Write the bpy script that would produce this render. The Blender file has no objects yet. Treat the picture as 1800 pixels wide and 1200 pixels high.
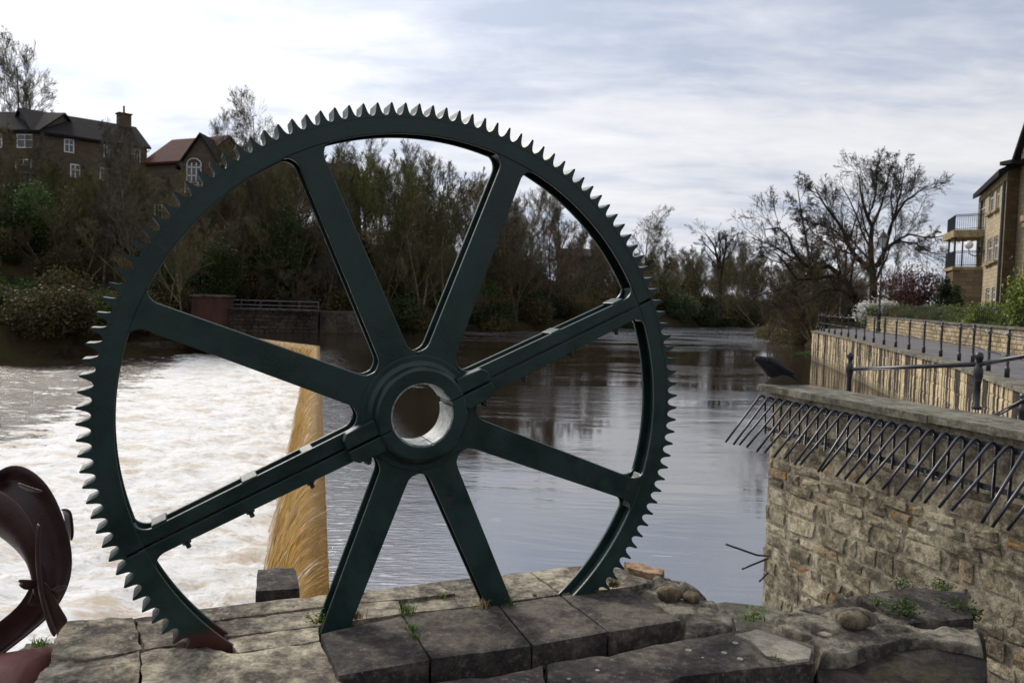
import bpy, bmesh, math, random
import numpy as np
from mathutils import Vector, Matrix, noise as mnoise
R = math.radians
sc = bpy.context.scene
COL = sc.collection

# ------------------------------------------------------------------ camera
EZ = 3.4                                   # eye height above the upper river
PITCH, ROLL, F = R(3.0619), 0.028, 1430.0  # F in pixels of an 1800 px wide picture
u0 = Vector((0, math.sin(PITCH), math.cos(PITCH))); FW = Vector((0, math.cos(PITCH), -math.sin(PITCH)))
RT = math.cos(ROLL) * Vector((1, 0, 0)) + math.sin(ROLL) * u0
UP = math.cos(ROLL) * u0 - math.sin(ROLL) * Vector((1, 0, 0))
cd = bpy.data.cameras.new('camera'); cam = bpy.data.objects.new('camera', cd); COL.objects.link(cam)
cam.matrix_world = Matrix(((RT.x, UP.x, -FW.x, 0), (RT.y, UP.y, -FW.y, 0), (RT.z, UP.z, -FW.z, EZ), (0, 0, 0, 1)))
cd.sensor_width = 36; cd.lens = 36 * F / 1800; cd.clip_end = 3000; cd.clip_start = 0.05
cd.dof.use_dof = True; cd.dof.focus_distance = 3.4; cd.dof.aperture_fstop = 6.5
sc.camera = cam

# ------------------------------------------------------------------ light, sky, exposure
SUN = Vector((-0.62, 0.78, 0.72)).normalized()
sd = bpy.data.lights.new('sun', 'SUN'); sd.energy = 2.4; sd.angle = R(11); sd.color = (1, 0.93, 0.82)
so = bpy.data.objects.new('sun', sd); COL.objects.link(so)
so.rotation_euler = SUN.to_track_quat('Z', 'Y').to_euler(); so.location = (-30, 40, 60)
vs = sc.view_settings; vs.view_transform = 'Standard'; vs.look = 'None'; vs.gamma = 1; vs.exposure = 0.12
vs.use_curve_mapping = False
sc.cycles.use_denoising = True
sc.cycles.max_bounces = 6; sc.cycles.diffuse_bounces = 3; sc.cycles.glossy_bounces = 3
sc.cycles.transparent_max_bounces = 4

def build_world():
    w = bpy.data.worlds.new('World'); sc.world = w; w.use_nodes = True
    nt = w.node_tree; N = nt.nodes; L = nt.links; N.clear()
    def nd(t, **k):
        n = N.new(t)
        for a, b in k.items(): setattr(n, a, b)
        return n
    def math_(op, a, b=None, c=None, clamp=False):
        n = nd('ShaderNodeMath', operation=op, use_clamp=clamp)
        for i, v in enumerate((a, b, c)):
            if v is None: continue
            if isinstance(v, (int, float)): n.inputs[i].default_value = v
            else: L.new(v, n.inputs[i])
        return n.outputs[0]
    tc = nd('ShaderNodeTexCoord'); sep = nd('ShaderNodeSeparateXYZ'); L.new(tc.outputs['Generated'], sep.inputs[0])
    zc = math_('MAXIMUM', sep.outputs[2], 0.0)
    inv = math_('DIVIDE', 1.0, math_('ADD', zc, 0.16))
    cx = nd('ShaderNodeCombineXYZ')
    L.new(math_('MULTIPLY', sep.outputs[0], inv), cx.inputs[0])
    L.new(math_('MULTIPLY', math_('MULTIPLY', sep.outputs[1], inv), 1.25), cx.inputs[1])
    def nz(scale, detail, rough, dist, off):
        m = nd('ShaderNodeMapping'); m.inputs['Location'].default_value = off; m.inputs['Scale'].default_value = (0.85, 1.2, 1)
        m.inputs['Rotation'].default_value = (0, 0, R(12))
        L.new(cx.outputs[0], m.inputs['Vector'])
        n = nd('ShaderNodeTexNoise'); L.new(m.outputs[0], n.inputs['Vector'])
        n.inputs['Scale'].default_value = scale; n.inputs['Detail'].default_value = detail
        n.inputs['Roughness'].default_value = rough; n.inputs['Distortion'].default_value = dist
        return n.outputs[0]
    big = nz(0.8, 4, 0.5, 0.3, (3.3, 1.7, 0)); fine = nz(3.2, 8, 0.58, 0.25, (1.1, 5.2, 2.0))
    t = math_('ADD', math_('MULTIPLY', big, 0.62), math_('MULTIPLY', fine, 0.38))
    cr = nd('ShaderNodeValToRGB'); L.new(t, cr.inputs[0])
    e = cr.color_ramp.elements
    e[0].position = 0.38; e[0].color = (0.58, 0.65, 0.80, 1)
    e[1].position = 0.62; e[1].color = (1.04, 1.04, 1.07, 1)
    m = e.new(0.46); m.color = (0.75, 0.80, 0.91, 1)
    m = e.new(0.53); m.color = (0.91, 0.93, 0.99, 1)
    dot = nd('ShaderNodeVectorMath', operation='DOT_PRODUCT'); L.new(tc.outputs['Generated'], dot.inputs[0])
    dot.inputs[1].default_value = SUN
    d = math_('MAXIMUM', dot.outputs['Value'], 0.0)
    glow = math_('MULTIPLY', math_('POWER', d, 7.0), 5.5)
    base = math_('ADD', math_('MULTIPLY', math_('ADD', dot.outputs['Value'], 1.0), 2.2), 4.5)   # thick cloud is dimmer away from the sun
    br = math_('ADD', base, glow)
    mul = nd('ShaderNodeVectorMath', operation='SCALE'); L.new(cr.outputs[0], mul.inputs[0]); L.new(br, mul.inputs['Scale'])
    sky = nd('ShaderNodeTexSky', sky_type='NISHITA', sun_disc=False)
    sky.sun_elevation = math.asin(SUN.z); sky.sun_rotation = math.atan2(SUN.x, SUN.y); sky.dust_density = 2
    mix = nd('ShaderNodeMixRGB'); L.new(sky.outputs[0], mix.inputs[1]); L.new(mul.outputs[0], mix.inputs[2])
    cover = nd('ShaderNodeMapRange'); L.new(t, cover.inputs[0])
    cover.inputs[1].default_value = 0.36; cover.inputs[2].default_value = 0.50; cover.inputs[3].default_value = 0.88; cover.inputs[4].default_value = 1.0
    L.new(cover.outputs[0], mix.inputs[0])
    bg = nd('ShaderNodeBackground'); bg.inputs[1].default_value = 0.10; L.new(mix.outputs[0], bg.inputs[0])
    out = nd('ShaderNodeOutputWorld'); L.new(bg.outputs[0], out.inputs[0])
build_world()

# ------------------------------------------------------------------ helpers
def at(px, py, z=None, y=None):
    """world point behind picture point (px,py) at height z or depth y: used to survey the place from the photograph"""
    d = RT * ((px - 900) / F) - UP * ((py - 600) / F) + FW
    t = (z - EZ) / d.z if z is not None else y / d.y
    return Vector((0, 0, EZ)) + d * t
rng = np.random.default_rng(7); random.seed(7)

def mesh_np(name, V, Q, mat=None, smooth=False, uv=None):
    V = np.asarray(V, np.float32); Q = np.asarray(Q, np.int32); k = Q.shape[1]
    me = bpy.data.meshes.new(name)
    me.vertices.add(len(V)); me.vertices.foreach_set('co', V.ravel())
    me.loops.add(Q.size); me.loops.foreach_set('vertex_index', Q.ravel())
    me.polygons.add(len(Q)); me.polygons.foreach_set('loop_start', np.arange(0, Q.size, k, dtype=np.int32))
    me.polygons.foreach_set('loop_total', np.full(len(Q), k, np.int32))
    if smooth: me.polygons.foreach_set('use_smooth', np.ones(len(Q), bool))
    if uv is not None:
        l = me.uv_layers.new(name='uv'); l.data.foreach_set('uv', np.asarray(uv, np.float32)[Q.ravel()].ravel())
    me.update(calc_edges=True)
    if mat: me.materials.append(mat)
    return me

class MB:
    def __init__(s): s.v = []; s.f = []
    def add(s, vs, fs):
        o = len(s.v); s.v += [tuple(p) for p in vs]; s.f += [tuple(i + o for i in f) for f in fs]; return s
    def box(s, c, d, ax=None):
        c = Vector(c); X, Y, Z = ax or (Vector((1, 0, 0)), Vector((0, 1, 0)), Vector((0, 0, 1)))
        p = [c + X * (i * d[0] / 2) + Y * (j * d[1] / 2) + Z * (k * d[2] / 2) for i in (-1, 1) for j in (-1, 1) for k in (-1, 1)]
        return s.add(p, [(0, 1, 3, 2), (4, 6, 7, 5), (0, 4, 5, 1), (2, 3, 7, 6), (0, 2, 6, 4), (1, 5, 7, 3)])
    def hexa(s, b, t):   # bottom 4, top 4 (ccw from above)
        return s.add(list(b) + list(t), [(3, 2, 1, 0), (4, 5, 6, 7), (0, 1, 5, 4), (1, 2, 6, 5), (2, 3, 7, 6), (3, 0, 4, 7)])
    def prism(s, pts, a, b):      # 2d outline extruded along local z
        n = len(pts)
        return s.add([(p[0], p[1], a) for p in pts] + [(p[0], p[1], b) for p in pts],
                     [tuple(range(n))[::-1], tuple(range(n, 2 * n))] + [(i, (i + 1) % n, n + (i + 1) % n, n + i) for i in range(n)])
    def tube(s, pts, r, n=8, cap=True):
        pts = [Vector(p) for p in pts]; rr = r if isinstance(r, (list, tuple)) else [r] * len(pts)
        vs = []; prev = None
        for i, p in enumerate(pts):
            t = (pts[min(i + 1, len(pts) - 1)] - pts[max(i - 1, 0)]).normalized()
            a = prev if prev is not None else (Vector((0, 0, 1)) if abs(t.z) < .9 else Vector((1, 0, 0)))
            a = (a - t * a.dot(t)).normalized(); b = t.cross(a); prev = a
            vs += [p + (a * math.cos(2 * math.pi * k / n) + b * math.sin(2 * math.pi * k / n)) * rr[i] for k in range(n)]
        fs = [(i * n + k, i * n + (k + 1) % n, (i + 1) * n + (k + 1) % n, (i + 1) * n + k) for i in range(len(pts) - 1) for k in range(n)]
        if cap: fs += [tuple(range(n))[::-1], tuple(range((len(pts) - 1) * n, len(pts) * n))]
        return s.add(vs, fs)
    def lathe(s, prof, c=(0, 0, 0), n=14):
        c = Vector(c); vs = [c + Vector((r * math.cos(2 * math.pi * k / n), r * math.sin(2 * math.pi * k / n), z)) for r, z in prof for k in range(n)]
        m = len(prof)
        fs = [(i * n + k, i * n + (k + 1) % n, (i + 1) * n + (k + 1) % n, (i + 1) * n + k) for i in range(m - 1) for k in range(n)]
        fs += [tuple(range(n))[::-1], tuple(range((m - 1) * n, m * n))]
        return s.add(vs, fs)
    def mesh(s, name, mat, smooth=False):
        me = bpy.data.meshes.new(name); me.from_pydata(s.v, [], s.f); me.update()
        if mat: me.materials.append(mat)
        if smooth: me.polygons.foreach_set('use_smooth', [len(f) == 4 for f in s.f])
        return me

def link(name, me, parent=None, loc=None, rot=None):
    o = bpy.data.objects.new(name, me); COL.objects.link(o)
    if parent: o.parent = parent
    if loc is not None: o.location = loc
    if rot is not None: o.rotation_euler = rot
    return o
def build(mb, name, mat, parent=None, smooth=False, bevel=0, loc=None):
    o = link(name, mb.mesh(name, mat, smooth), parent, loc)
    if bevel:
        m = o.modifiers.new('bevel', 'BEVEL'); m.width = bevel; m.segments = 2; m.limit_method = 'ANGLE'; m.angle_limit = R(40)
    return o
def tag(o, label, cat, group=None):
    o['label'] = label; o['category'] = cat
    if group: o['group'] = group
    return o
def thing(name, label, cat, loc=(0, 0, 0), group=None, rz=0):
    o = bpy.data.objects.new(name, None); COL.objects.link(o); o.location = loc; o.rotation_euler = (0, 0, rz)
    o.empty_display_size = .2
    return tag(o, label, cat, group)
def struct(o): o['kind'] = 'structure'; return o
def stuff(o): o['kind'] = 'stuff'; return o

# ------------------------------------------------------------------ materials
class NT:
    def __init__(s, name):
        s.m = bpy.data.materials.new(name); s.m.use_nodes = True; s.t = s.m.node_tree; s.N = s.t.nodes; s.L = s.t.links
        s.b = s.N['Principled BSDF']; s.out = s.N['Material Output']; s.geo = s.N.new('ShaderNodeNewGeometry')
        s.oi = s.N.new('ShaderNodeObjectInfo')
    def n(s, t, **k):
        x = s.N.new(t)
        for a, b in k.items(): setattr(x, a, b)
        return x
    def setin(s, sock, v):
        if hasattr(v, 'is_linked'): s.L.new(v, sock)
        elif isinstance(v, (tuple, list)) and len(v) == 3 and sock.type == 'RGBA': sock.default_value = (*v, 1)
        else: sock.default_value = v
    def pos(s, scale=(1, 1, 1), off=None, rot=(0, 0, 0)):
        m = s.n('ShaderNodeMapping'); s.L.new(s.geo.outputs['Position'], m.inputs[0]); m.inputs['Scale'].default_value = scale
        m.inputs['Rotation'].default_value = rot
        return m.outputs[0]
    def noise(s, vec, scale, detail=4, rough=.55, dist=0):
        x = s.n('ShaderNodeTexNoise'); s.L.new(vec, x.inputs['Vector']); x.inputs['Scale'].default_value = scale
        x.inputs['Detail'].default_value = detail; x.inputs['Roughness'].default_value = rough; x.inputs['Distortion'].default_value = dist
        return x.outputs[0]
    def ramp(s, v, stops):
        x = s.n('ShaderNodeValToRGB'); s.L.new(v, x.inputs[0]); e = x.color_ramp.elements
        for i, (p, c) in enumerate(stops):
            el = e[i] if i < 2 else e.new(p)
            el.position = p; el.color = (*c, 1) if len(c) == 3 else c
        return x.outputs[0]
    def step(s, v, a, b, lo=0, hi=1):
        x = s.n('ShaderNodeMapRange'); s.L.new(v, x.inputs[0]); x.interpolation_type = 'SMOOTHSTEP'
        for i, q in enumerate((a, b, lo, hi)): x.inputs[i + 1].default_value = q
        return x.outputs[0]
    def math(s, op, a, b=0.0):
        x = s.n('ShaderNodeMath', operation=op); s.setin(x.inputs[0], a); s.setin(x.inputs[1], b); return x.outputs[0]
    def mix(s, f, a, b, mode='MIX'):
        x = s.n('ShaderNodeMixRGB', blend_type=mode); s.setin(x.inputs[0], f); s.setin(x.inputs[1], a); s.setin(x.inputs[2], b); return x.outputs[0]
    def bump(s, h, strength, dist=.01):
        x = s.n('ShaderNodeBump'); s.L.new(h, x.inputs['Height']); x.inputs['Strength'].default_value = strength; x.inputs['Distance'].default_value = dist
        s.L.new(x.outputs[0], s.b.inputs['Normal']); return x.outputs[0]
    def fin(s, col=None, rough=None, spec=None):
        if col is not None: s.setin(s.b.inputs['Base Color'], col)
        if rough is not None: s.setin(s.b.inputs['Roughness'], rough)
        if spec is not None: s.b.inputs['Specular IOR Level'].default_value = spec
        return s.m

def m_stone(name, base, dark, light, sc_=1.0, lichen=0.0, orange=0.0, rough=.9, bump=.6, dist=.012, var=.35, moss=0):
    t = NT(name); p = t.pos()
    big = t.noise(p, 2.2 * sc_, 6, .6, .3); med = t.noise(p, 11 * sc_, 8, .65, .2); fin = t.noise(p, 60 * sc_, 6, .7)
    c = t.ramp(t.math('ADD', t.math('MULTIPLY', big, .5), t.math('MULTIPLY', med, .5)), [(.43, dark), (.57, light), (.5, base)])
    hv = t.n('ShaderNodeHueSaturation'); t.setin(hv.inputs['Color'], c)
    t.L.new(t.step(t.oi.outputs['Random'], 0, 1, 1 - var, 1 + var), hv.inputs['Value'])
    c = hv.outputs[0]
    if orange:
        c = t.mix(t.math('MULTIPLY', t.step(t.oi.outputs['Random'], 1 - orange, 1 - orange + .05), t.step(med, .4, .6)), c, (.36, .19, .06))
    if lichen:
        c = t.mix(t.math('MULTIPLY', t.step(t.noise(p, 34 * sc_, 9, .8, .1), .52, .66), lichen), c, t.mix(.55, c, (.62, .60, .52)))
        c = t.mix(t.math('MULTIPLY', t.step(t.noise(p, 13 * sc_, 10, .82, .1), .50, .62), lichen), c, t.mix(.7, c, (.03, .026, .024)))
        c = t.mix(t.math('MULTIPLY', t.step(t.noise(p, 120 * sc_, 3, .5), .66, .72), lichen), c, (.52, .50, .44))
    if moss:
        c = t.mix(t.math('MULTIPLY', t.step(t.noise(p, 5 * sc_, 5, .65), .52, .64), moss), c, (.07, .08, .02))
    c = t.mix(t.math('MULTIPLY', t.step(fin, .4, .62), .5), c, t.mix(.6, c, (0, 0, 0)))
    t.bump(t.math('ADD', t.math('MULTIPLY', med, 1.0), t.math('MULTIPLY', fin, .45)), bump, dist)
    return t.fin(c, rough, .25)

def m_paint(name, col, rough=.4, wear=None, bump=.15, var=.15, spec=.5, metallic=0):
    t = NT(name); p = t.pos()
    a = t.noise(p, 6, 6, .6); b = t.noise(p, 90, 4, .6)
    c = t.mix(t.step(a, .35, .65), col, tuple(x * (1 + 2.5 * var) + .004 for x in col))
    if wear: c = t.mix(t.step(t.noise(p, 14, 8, .7, .4), (.63 if name[0] == 'g' else .68), .72), c, wear)
    if name == 'green_iron_paint':
        z = t.n('ShaderNodeSeparateXYZ'); t.L.new(p, z.inputs[0]); k = t.math('MULTIPLY', t.step(t.math('ADD', z.outputs[2], t.math('MULTIPLY', a, .06)), 2.165, 2.20, 1, 0), t.step(z.outputs[0], -.80, -.78, 1, 0)); c = t.mix(k, c, (.055, .018, .014))
    t.bump(t.math('ADD', b, t.math('MULTIPLY', a, 1.5)), bump, .004)
    t.setin(t.b.inputs['Metallic'], metallic)
    return t.fin(c, t.step(a, .3, .7, rough * .8, min(1, rough * 1.3)), spec)

def m_leaf(name, c1, c2, c3=None, trans=.3, rough=.6):
    t = NT(name)
    stops = [(0, c1), (1, c2)] + ([(.5, c3)] if c3 else [])
    c = t.ramp(t.geo.outputs['Random Per Island'], stops)
    hv = t.n('ShaderNodeHueSaturation'); t.setin(hv.inputs['Color'], c); t.L.new(t.step(t.oi.outputs['Random'], 0, 1, .7, 1.3), hv.inputs['Value'])
    t.fin(hv.outputs[0], rough, .3)
    tr = t.n('ShaderNodeBsdfTranslucent'); t.L.new(hv.outputs[0], tr.inputs[0])
    mx = t.n('ShaderNodeMixShader'); mx.inputs[0].default_value = trans
    t.L.new(t.b.outputs[0], mx.inputs[1]); t.L.new(tr.outputs[0], mx.inputs[2]); t.L.new(mx.outputs[0], t.out.inputs[0])
    return t.m

def m_bark(name, c, c2=None):
    t = NT(name); v = t.noise(t.pos(), 3, 3)
    col = t.mix(t.step(v, .4, .6), c, c2 or tuple(x * 1.6 for x in c))
    hv = t.n('ShaderNodeHueSaturation'); t.setin(hv.inputs['Color'], col); t.L.new(t.step(t.oi.outputs['Random'], 0, 1, .7, 1.35), hv.inputs['Value'])
    return t.fin(hv.outputs[0], .95, .1)

M = {}
M['green'] = m_paint('green_iron_paint', (.0042, .0195, .0168), .42, wear=(.07, .022, .015), bump=.22, spec=.5, var=.22)
M['liner'] = m_stone('lit_worn_bore_liner', (.34, .37, .36), (.10, .13, .13), (.55, .57, .55), 3, rough=.45, bump=.5, dist=.003, var=0)  # worn liner, made near-white to carry the light inside the bore
M['black'] = m_paint('black_iron_paint', (.012, .013, .018), .35, bump=.1, spec=.6)
M['spike'] = m_paint('dark_spike_steel', (.022, .024, .034), .32, bump=.1, spec=.8, metallic=.4)
M['bolt'] = m_paint('grey_bolt_steel', (.12, .12, .14), .4, metallic=.6)
M['rust'] = m_paint('maroon_iron_paint', (.036, .0145, .0135), .42, wear=(.10, .045, .03), bump=.4)
M['drum'] = m_paint('worn_red_iron', (.20, .085, .075), .6, wear=(.3, .2, .17), bump=.6)
M['slab'] = m_stone('dark_slab_stone', (.060, .050, .045), (.028, .023, .023), (.13, .11, .088), .9, lichen=.35, bump=.8, dist=.01, var=.12)
M['pave'] = m_stone('pale_platform_stone', (.28, .24, .18), (.10, .085, .068), (.52, .46, .34), 1.1, lichen=.85, bump=.9, dist=.012, var=.15)
M['cope'] = m_stone('coping_stone', (.17, .155, .12), (.09, .082, .065), (.26, .24, .19), 1, lichen=.45, bump=.7, var=.12, moss=.25)
M['rubble'] = m_stone('weathered_rubble', (.33, .275, .18), (.14, .115, .075), (.54, .47, .33), 1.3, lichen=.75, orange=.12, bump=1, dist=.02, var=.3)
M['mortar'] = m_stone('old_mortar', (.29, .245, .17), (.13, .11, .08), (.45, .40, .29), 1.5, lichen=.4, bump=1, dist=.02)
M['cobble'] = m_stone('brown_cobble', (.105, .08, .052), (.05, .038, .026), (.17, .135, .09), 2, lichen=.3, bump=.6)
M['scoop'] = m_stone('water_worn_limestone', (.15, .13, .10), (.05, .043, .036), (.30, .27, .21), 1.6, lichen=.3, bump=.8, var=.25)
M['fresh'] = m_stone('fresh_spalled_stone', (.33, .29, .23), (.25, .22, .17), (.42, .38, .31), 2, bump=.8, var=.05)
M['orangerock'] = m_stone('orange_rock', (.30, .19, .11), (.14, .09, .06), (.42, .30, .20), 2, bump=.9)
M['darkrock'] = m_stone('shaded_dark_rock', (.035, .026, .022), (.015, .012, .011), (.07, .055, .042), 1, bump=.9, dist=.02, moss=.3)  # near-black colour stands in for shade in the pit and below the slabs

# ------------------------------------------------------------------ terrain and water
C0, C1, C2 = Vector((-0.75, 3.9, 0)), Vector((-12.24, 51.72, 0)), Vector((-19.0, 59.0, 0))
river = np.array([(-6, 2.0), (-.9, 3.6), (2.2, 4.6), (3.3, 7.4), (6, 10), (10.59, 16.83), (12.03, 21.13), (13.28, 25.08), (14.8, 32.1), (17.3, 42),
                  (18.9, 51), (19.6, 55), (25.9, 77.2), (34, 100), (44, 125), (34, 128), (24, 112), (13.9, 99.5), (-5.6, 79.4), (-15, 71.6), (-22, 68.5),
                  (-26.1, 64.7), (-29.5, 56.2), (-32.4, 51.4), (-60, 36), (-120, 20), (-120, -40), (-30, -30)])
def sdist(X, Y, poly):
    d = np.full(X.shape, 1e9); ins = np.zeros(X.shape, bool); n = len(poly)
    for i in range(n):
        a, b = poly[i], poly[(i + 1) % n]; e = b - a
        t = np.clip(((X - a[0]) * e[0] + (Y - a[1]) * e[1]) / (e @ e), 0, 1)
        d = np.minimum(d, np.hypot(X - a[0] - t * e[0], Y - a[1] - t * e[1]))
        c = ((a[1] > Y) != (b[1] > Y)) & (X < (b[0] - a[0]) * (Y - a[1]) / (b[1] - a[1] + 1e-12) + a[0]); ins ^= c
    return np.where(ins, -d, d)
def sm(x, a, b): t = np.clip((x - a) / (b - a), 0, 1); return t * t * (3 - 2 * t)
def wav(X, Y, k, seed):
    r = np.random.default_rng(seed); z = np.zeros_like(X)
    for i in range(9):
        a = r.uniform(0, 2 * np.pi); f = k * r.uniform(.6, 1.8); z += np.sin(f * (X * np.cos(a) + Y * np.sin(a)) + r.uniform(0, 6.3)) / 9 ** .5
    return z
def ground_h(X, Y):
    X = np.asarray(X, float); Y = np.asarray(Y, float)
    d = sdist(X, Y, river)
    far = sm(Y - .35 * X, 45, 62) * (1 - sm(X - .72 * Y, -57, -46) * 1.0)
    # left bank hill, falling away upstream
    s = 1 - sm(X, -14, 22)
    hill = -1.7 + 1.9 * sm(d, -.5, 2.5) * 1.2 + s * 9.0 * sm(d, 4, 24) + (1 - s) * (3.2 * sm(d, 0, 9)) + .35 * wav(X, Y, .35, 3) * sm(d, 2, 8)
    flat = -2.2 + 3.95 * sm(d, .9, 2.6)
    bank = -1.2 + 3.2 * sm(d, -1.5, 4) + .15 * wav(X, Y, .6, 5)
    right = np.where(Y > 57, bank, flat)
    left = X < (Y * .36 + 2)
    h = np.where(left & (Y > 20), hill, right)
    h = np.where((Y < 4.2) & (d > 0), -1.6 + 0 * X, h) if False else h
    return np.where(d < -1.5, -3.2, h), d
def terrain():
    xs = np.concatenate([np.linspace(-900, -130, 12), np.linspace(-120, 130, 200), np.linspace(140, 900, 12)])
    ys = np.concatenate([np.linspace(-300, -25, 6), np.linspace(-20, 180, 190), np.linspace(190, 1500, 14)])
    X, Y = np.meshgrid(xs, ys); H, d = ground_h(X, Y)
    near = (np.hypot(X, Y) < 16) & (X > -3) & (Y < 9.5)
    H = np.where(near & (d > -1.5), np.minimum(H, .6), H)
    V = np.stack([X, Y, H], -1).reshape(-1, 3); nx = len(xs); i = np.arange(len(ys) - 1)[:, None] * nx + np.arange(nx - 1)[None]
    Q = np.stack([i, i + 1, i + nx + 1, i + nx], -1).reshape(-1, 4)
    t = NT('bank_ground'); p = t.pos()
    c = t.ramp(t.noise(p, .5, 8, .65, .4), [(.38, (.018, .015, .010)), (.62, (.040, .042, .014)), (.5, (.045, .030, .018))])
    t.bump(t.noise(p, 5, 6, .7), .8, .15)
    struct(link('ground', mesh_np('ground', V, Q, t.fin(c, 1, .05), True)))
terrain()

def upper_river():
    t = NT('dark_river_water'); p = t.pos()
    m = t.pos((.32, 1, 1), rot=(0, 0, R(-8)))
    a = t.noise(m, 2.2, 6, .6, .3); b = t.noise(t.pos((.5, 1, 1)), 14, 4, .55); big = t.noise(t.pos((.22, .6, 1)), .45, 5, .6, .8)
    patch = t.step(big, .40, .64, .12, 1)
    # faster, broken water above the weir
    sep = t.n('ShaderNodeSeparateXYZ'); t.L.new(t.geo.outputs['Position'], sep.inputs[0])
    wd = t.math('ADD', sep.outputs[0], t.math('MULTIPLY', sep.outputs[1], .2405))      # about metres to the crest line
    fast = t.math('MULTIPLY', t.step(wd, .1, 3.2, 1, 0), t.step(sep.outputs[1], 46, 52, 1, 0))
    h = t.math('ADD', t.math('MULTIPLY', a, t.math('MULTIPLY', patch, 1.0)), t.math('MULTIPLY', b, t.math('MULTIPLY', patch, .16)))
    str_ = t.noise(t.pos((.7, 3.4, 1), rot=(0, 0, R(-13))), 4.0, 6, .6, .4)
    h = t.math('ADD', h, t.math('MULTIPLY', t.math('MULTIPLY', fast, str_), 1.6))
    h = t.math('MULTIPLY', h, t.step(sep.outputs[1], 52, 84, 1, 20.0))
    t.bump(h, .42, .028)
    foam = t.math('MULTIPLY', t.math('MULTIPLY', t.step(str_, .56, .62), t.step(wd, .0, 2.4, .85, 0)), t.step(sep.outputs[1], 46, 52, 1, 0))
    spk = t.math('MULTIPLY', t.step(t.noise(t.pos((.25, 1, 1)), 2.6, 7, .6, 1.0), .69, .72), .55)
    col = t.mix(t.math('MAXIMUM', foam, spk), (.016, .011, .008), (.62, .6, .56))
    t.b.inputs['IOR'].default_value = 3.4
    t.fin(col, t.step(patch, 0, 1, .03, .07), .75)
    pts = [C0 + Vector((0, 0, 0)), C1, C2, Vector((-30, 66, 0)), Vector((-30, 95, 0)), Vector((60, 175, 0)), Vector((80, 120, 0)), Vector((40, 30, 0)), Vector((12, 3.9, 0))]
    me = bpy.data.meshes.new('upper_river'); me.from_pydata([(*p.xy, 0) for p in pts], [], [tuple(range(len(pts)))[::-1]]); me.materials.append(t.m); me.update()
    if me.polygons[0].normal.z < 0: me.flip_normals()
    struct(link('upper_river', me))
upper_river()

def lower_river():
    ys = 1.0 + 72 * (np.linspace(0, 1, 330) ** 1.9); u = np.linspace(0, 1, 330)
    Y = np.repeat(ys[:, None], 330, 1)
    X = -(.18 * Y - 1.5) + 2 - (8 + Y * .95) * u[None] ** 1.15
    wd = -(X + .2405 * Y) - 1.2      # metres downstream of the crest foot
    amp = .30 * np.exp(-np.maximum(wd, 0) / 9) + .05
    Z = np.zeros_like(X)
    for k, a, s in ((1.3, .32, 1), (2.9, .22, 2), (6.5, .12, 3), (13, .05, 4)):
        w = wav(X + .5 * wav(X, Y, k * .5, s + 20), Y * 1.25 + .4 * wav(X, Y, k * .6, s + 30), k, s)
        Z += a * (1 - np.abs(np.clip(w, -1.5, 1.5)))
    Z = -1.78 + amp * Z * 1.1
    V = np.stack([X, Y, Z], -1).reshape(-1, 3); n = 330; i = np.arange(n - 1)[:, None] * n + np.arange(n - 1)[None]
    Q = np.stack([i, i + n, i + n + 1, i + 1], -1).reshape(-1, 4)
    t = NT('foaming_water'); sep = t.n('ShaderNodeSeparateXYZ'); t.L.new(t.geo.outputs['Position'], sep.inputs[0])
    wd = t.math('SUBTRACT', t.math('MULTIPLY', t.math('ADD', sep.outputs[0], t.math('MULTIPLY', sep.outputs[1], .2405)), -1), 1.2)
    n1 = t.noise(t.pos((.30, 1, 1), rot=(0, 0, R(-10))), 1.7, 9, .68, .7); n2 = t.noise(t.pos((.8, 1, 1)), .55, 5, .6, .5); n3 = t.noise(t.pos((.55, 1, 1)), 9, 10, .8, .3); n4 = t.noise(t.pos((.6, 1, 1)), 3.2, 10, .78, .5)
    cover = t.math('SUBTRACT', t.math('ADD', t.math('ADD', t.math('MULTIPLY', n1, 1.0), t.math('MULTIPLY', n2, .5)), t.math('MULTIPLY', n3, .35)), t.step(wd, 3, 11, .34, 1.02))
    foam = t.step(cover, -.03, .13)
    white = t.ramp(t.math('ADD', t.math('MULTIPLY', n3, .5), t.math('MULTIPLY', n4, .5)), [(.38, (.40, .30, .18)), (.52, (.87, .87, .87)), (.45, (.69, .66, .61))])
    tan = t.step(t.noise(t.pos((.5, 1, 1)), 1.15, 4, .5, .5), .52, .62)
    white = t.mix(t.math('MULTIPLY', tan, t.step(n4, .42, .58, .12, .7)), white, (.46, .32, .16))
    col = t.mix(foam, (.030, .019, .012), white)
    t.bump(t.math('ADD', t.math('MULTIPLY', n1, 1), t.math('MULTIPLY', n3, .5)), .8, .12)
    t.fin(col, t.step(foam, 0, 1, .12, .75), .5)
    struct(link('lower_river', mesh_np('lower_river', V, Q, t.m, True)))
lower_river()

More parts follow.
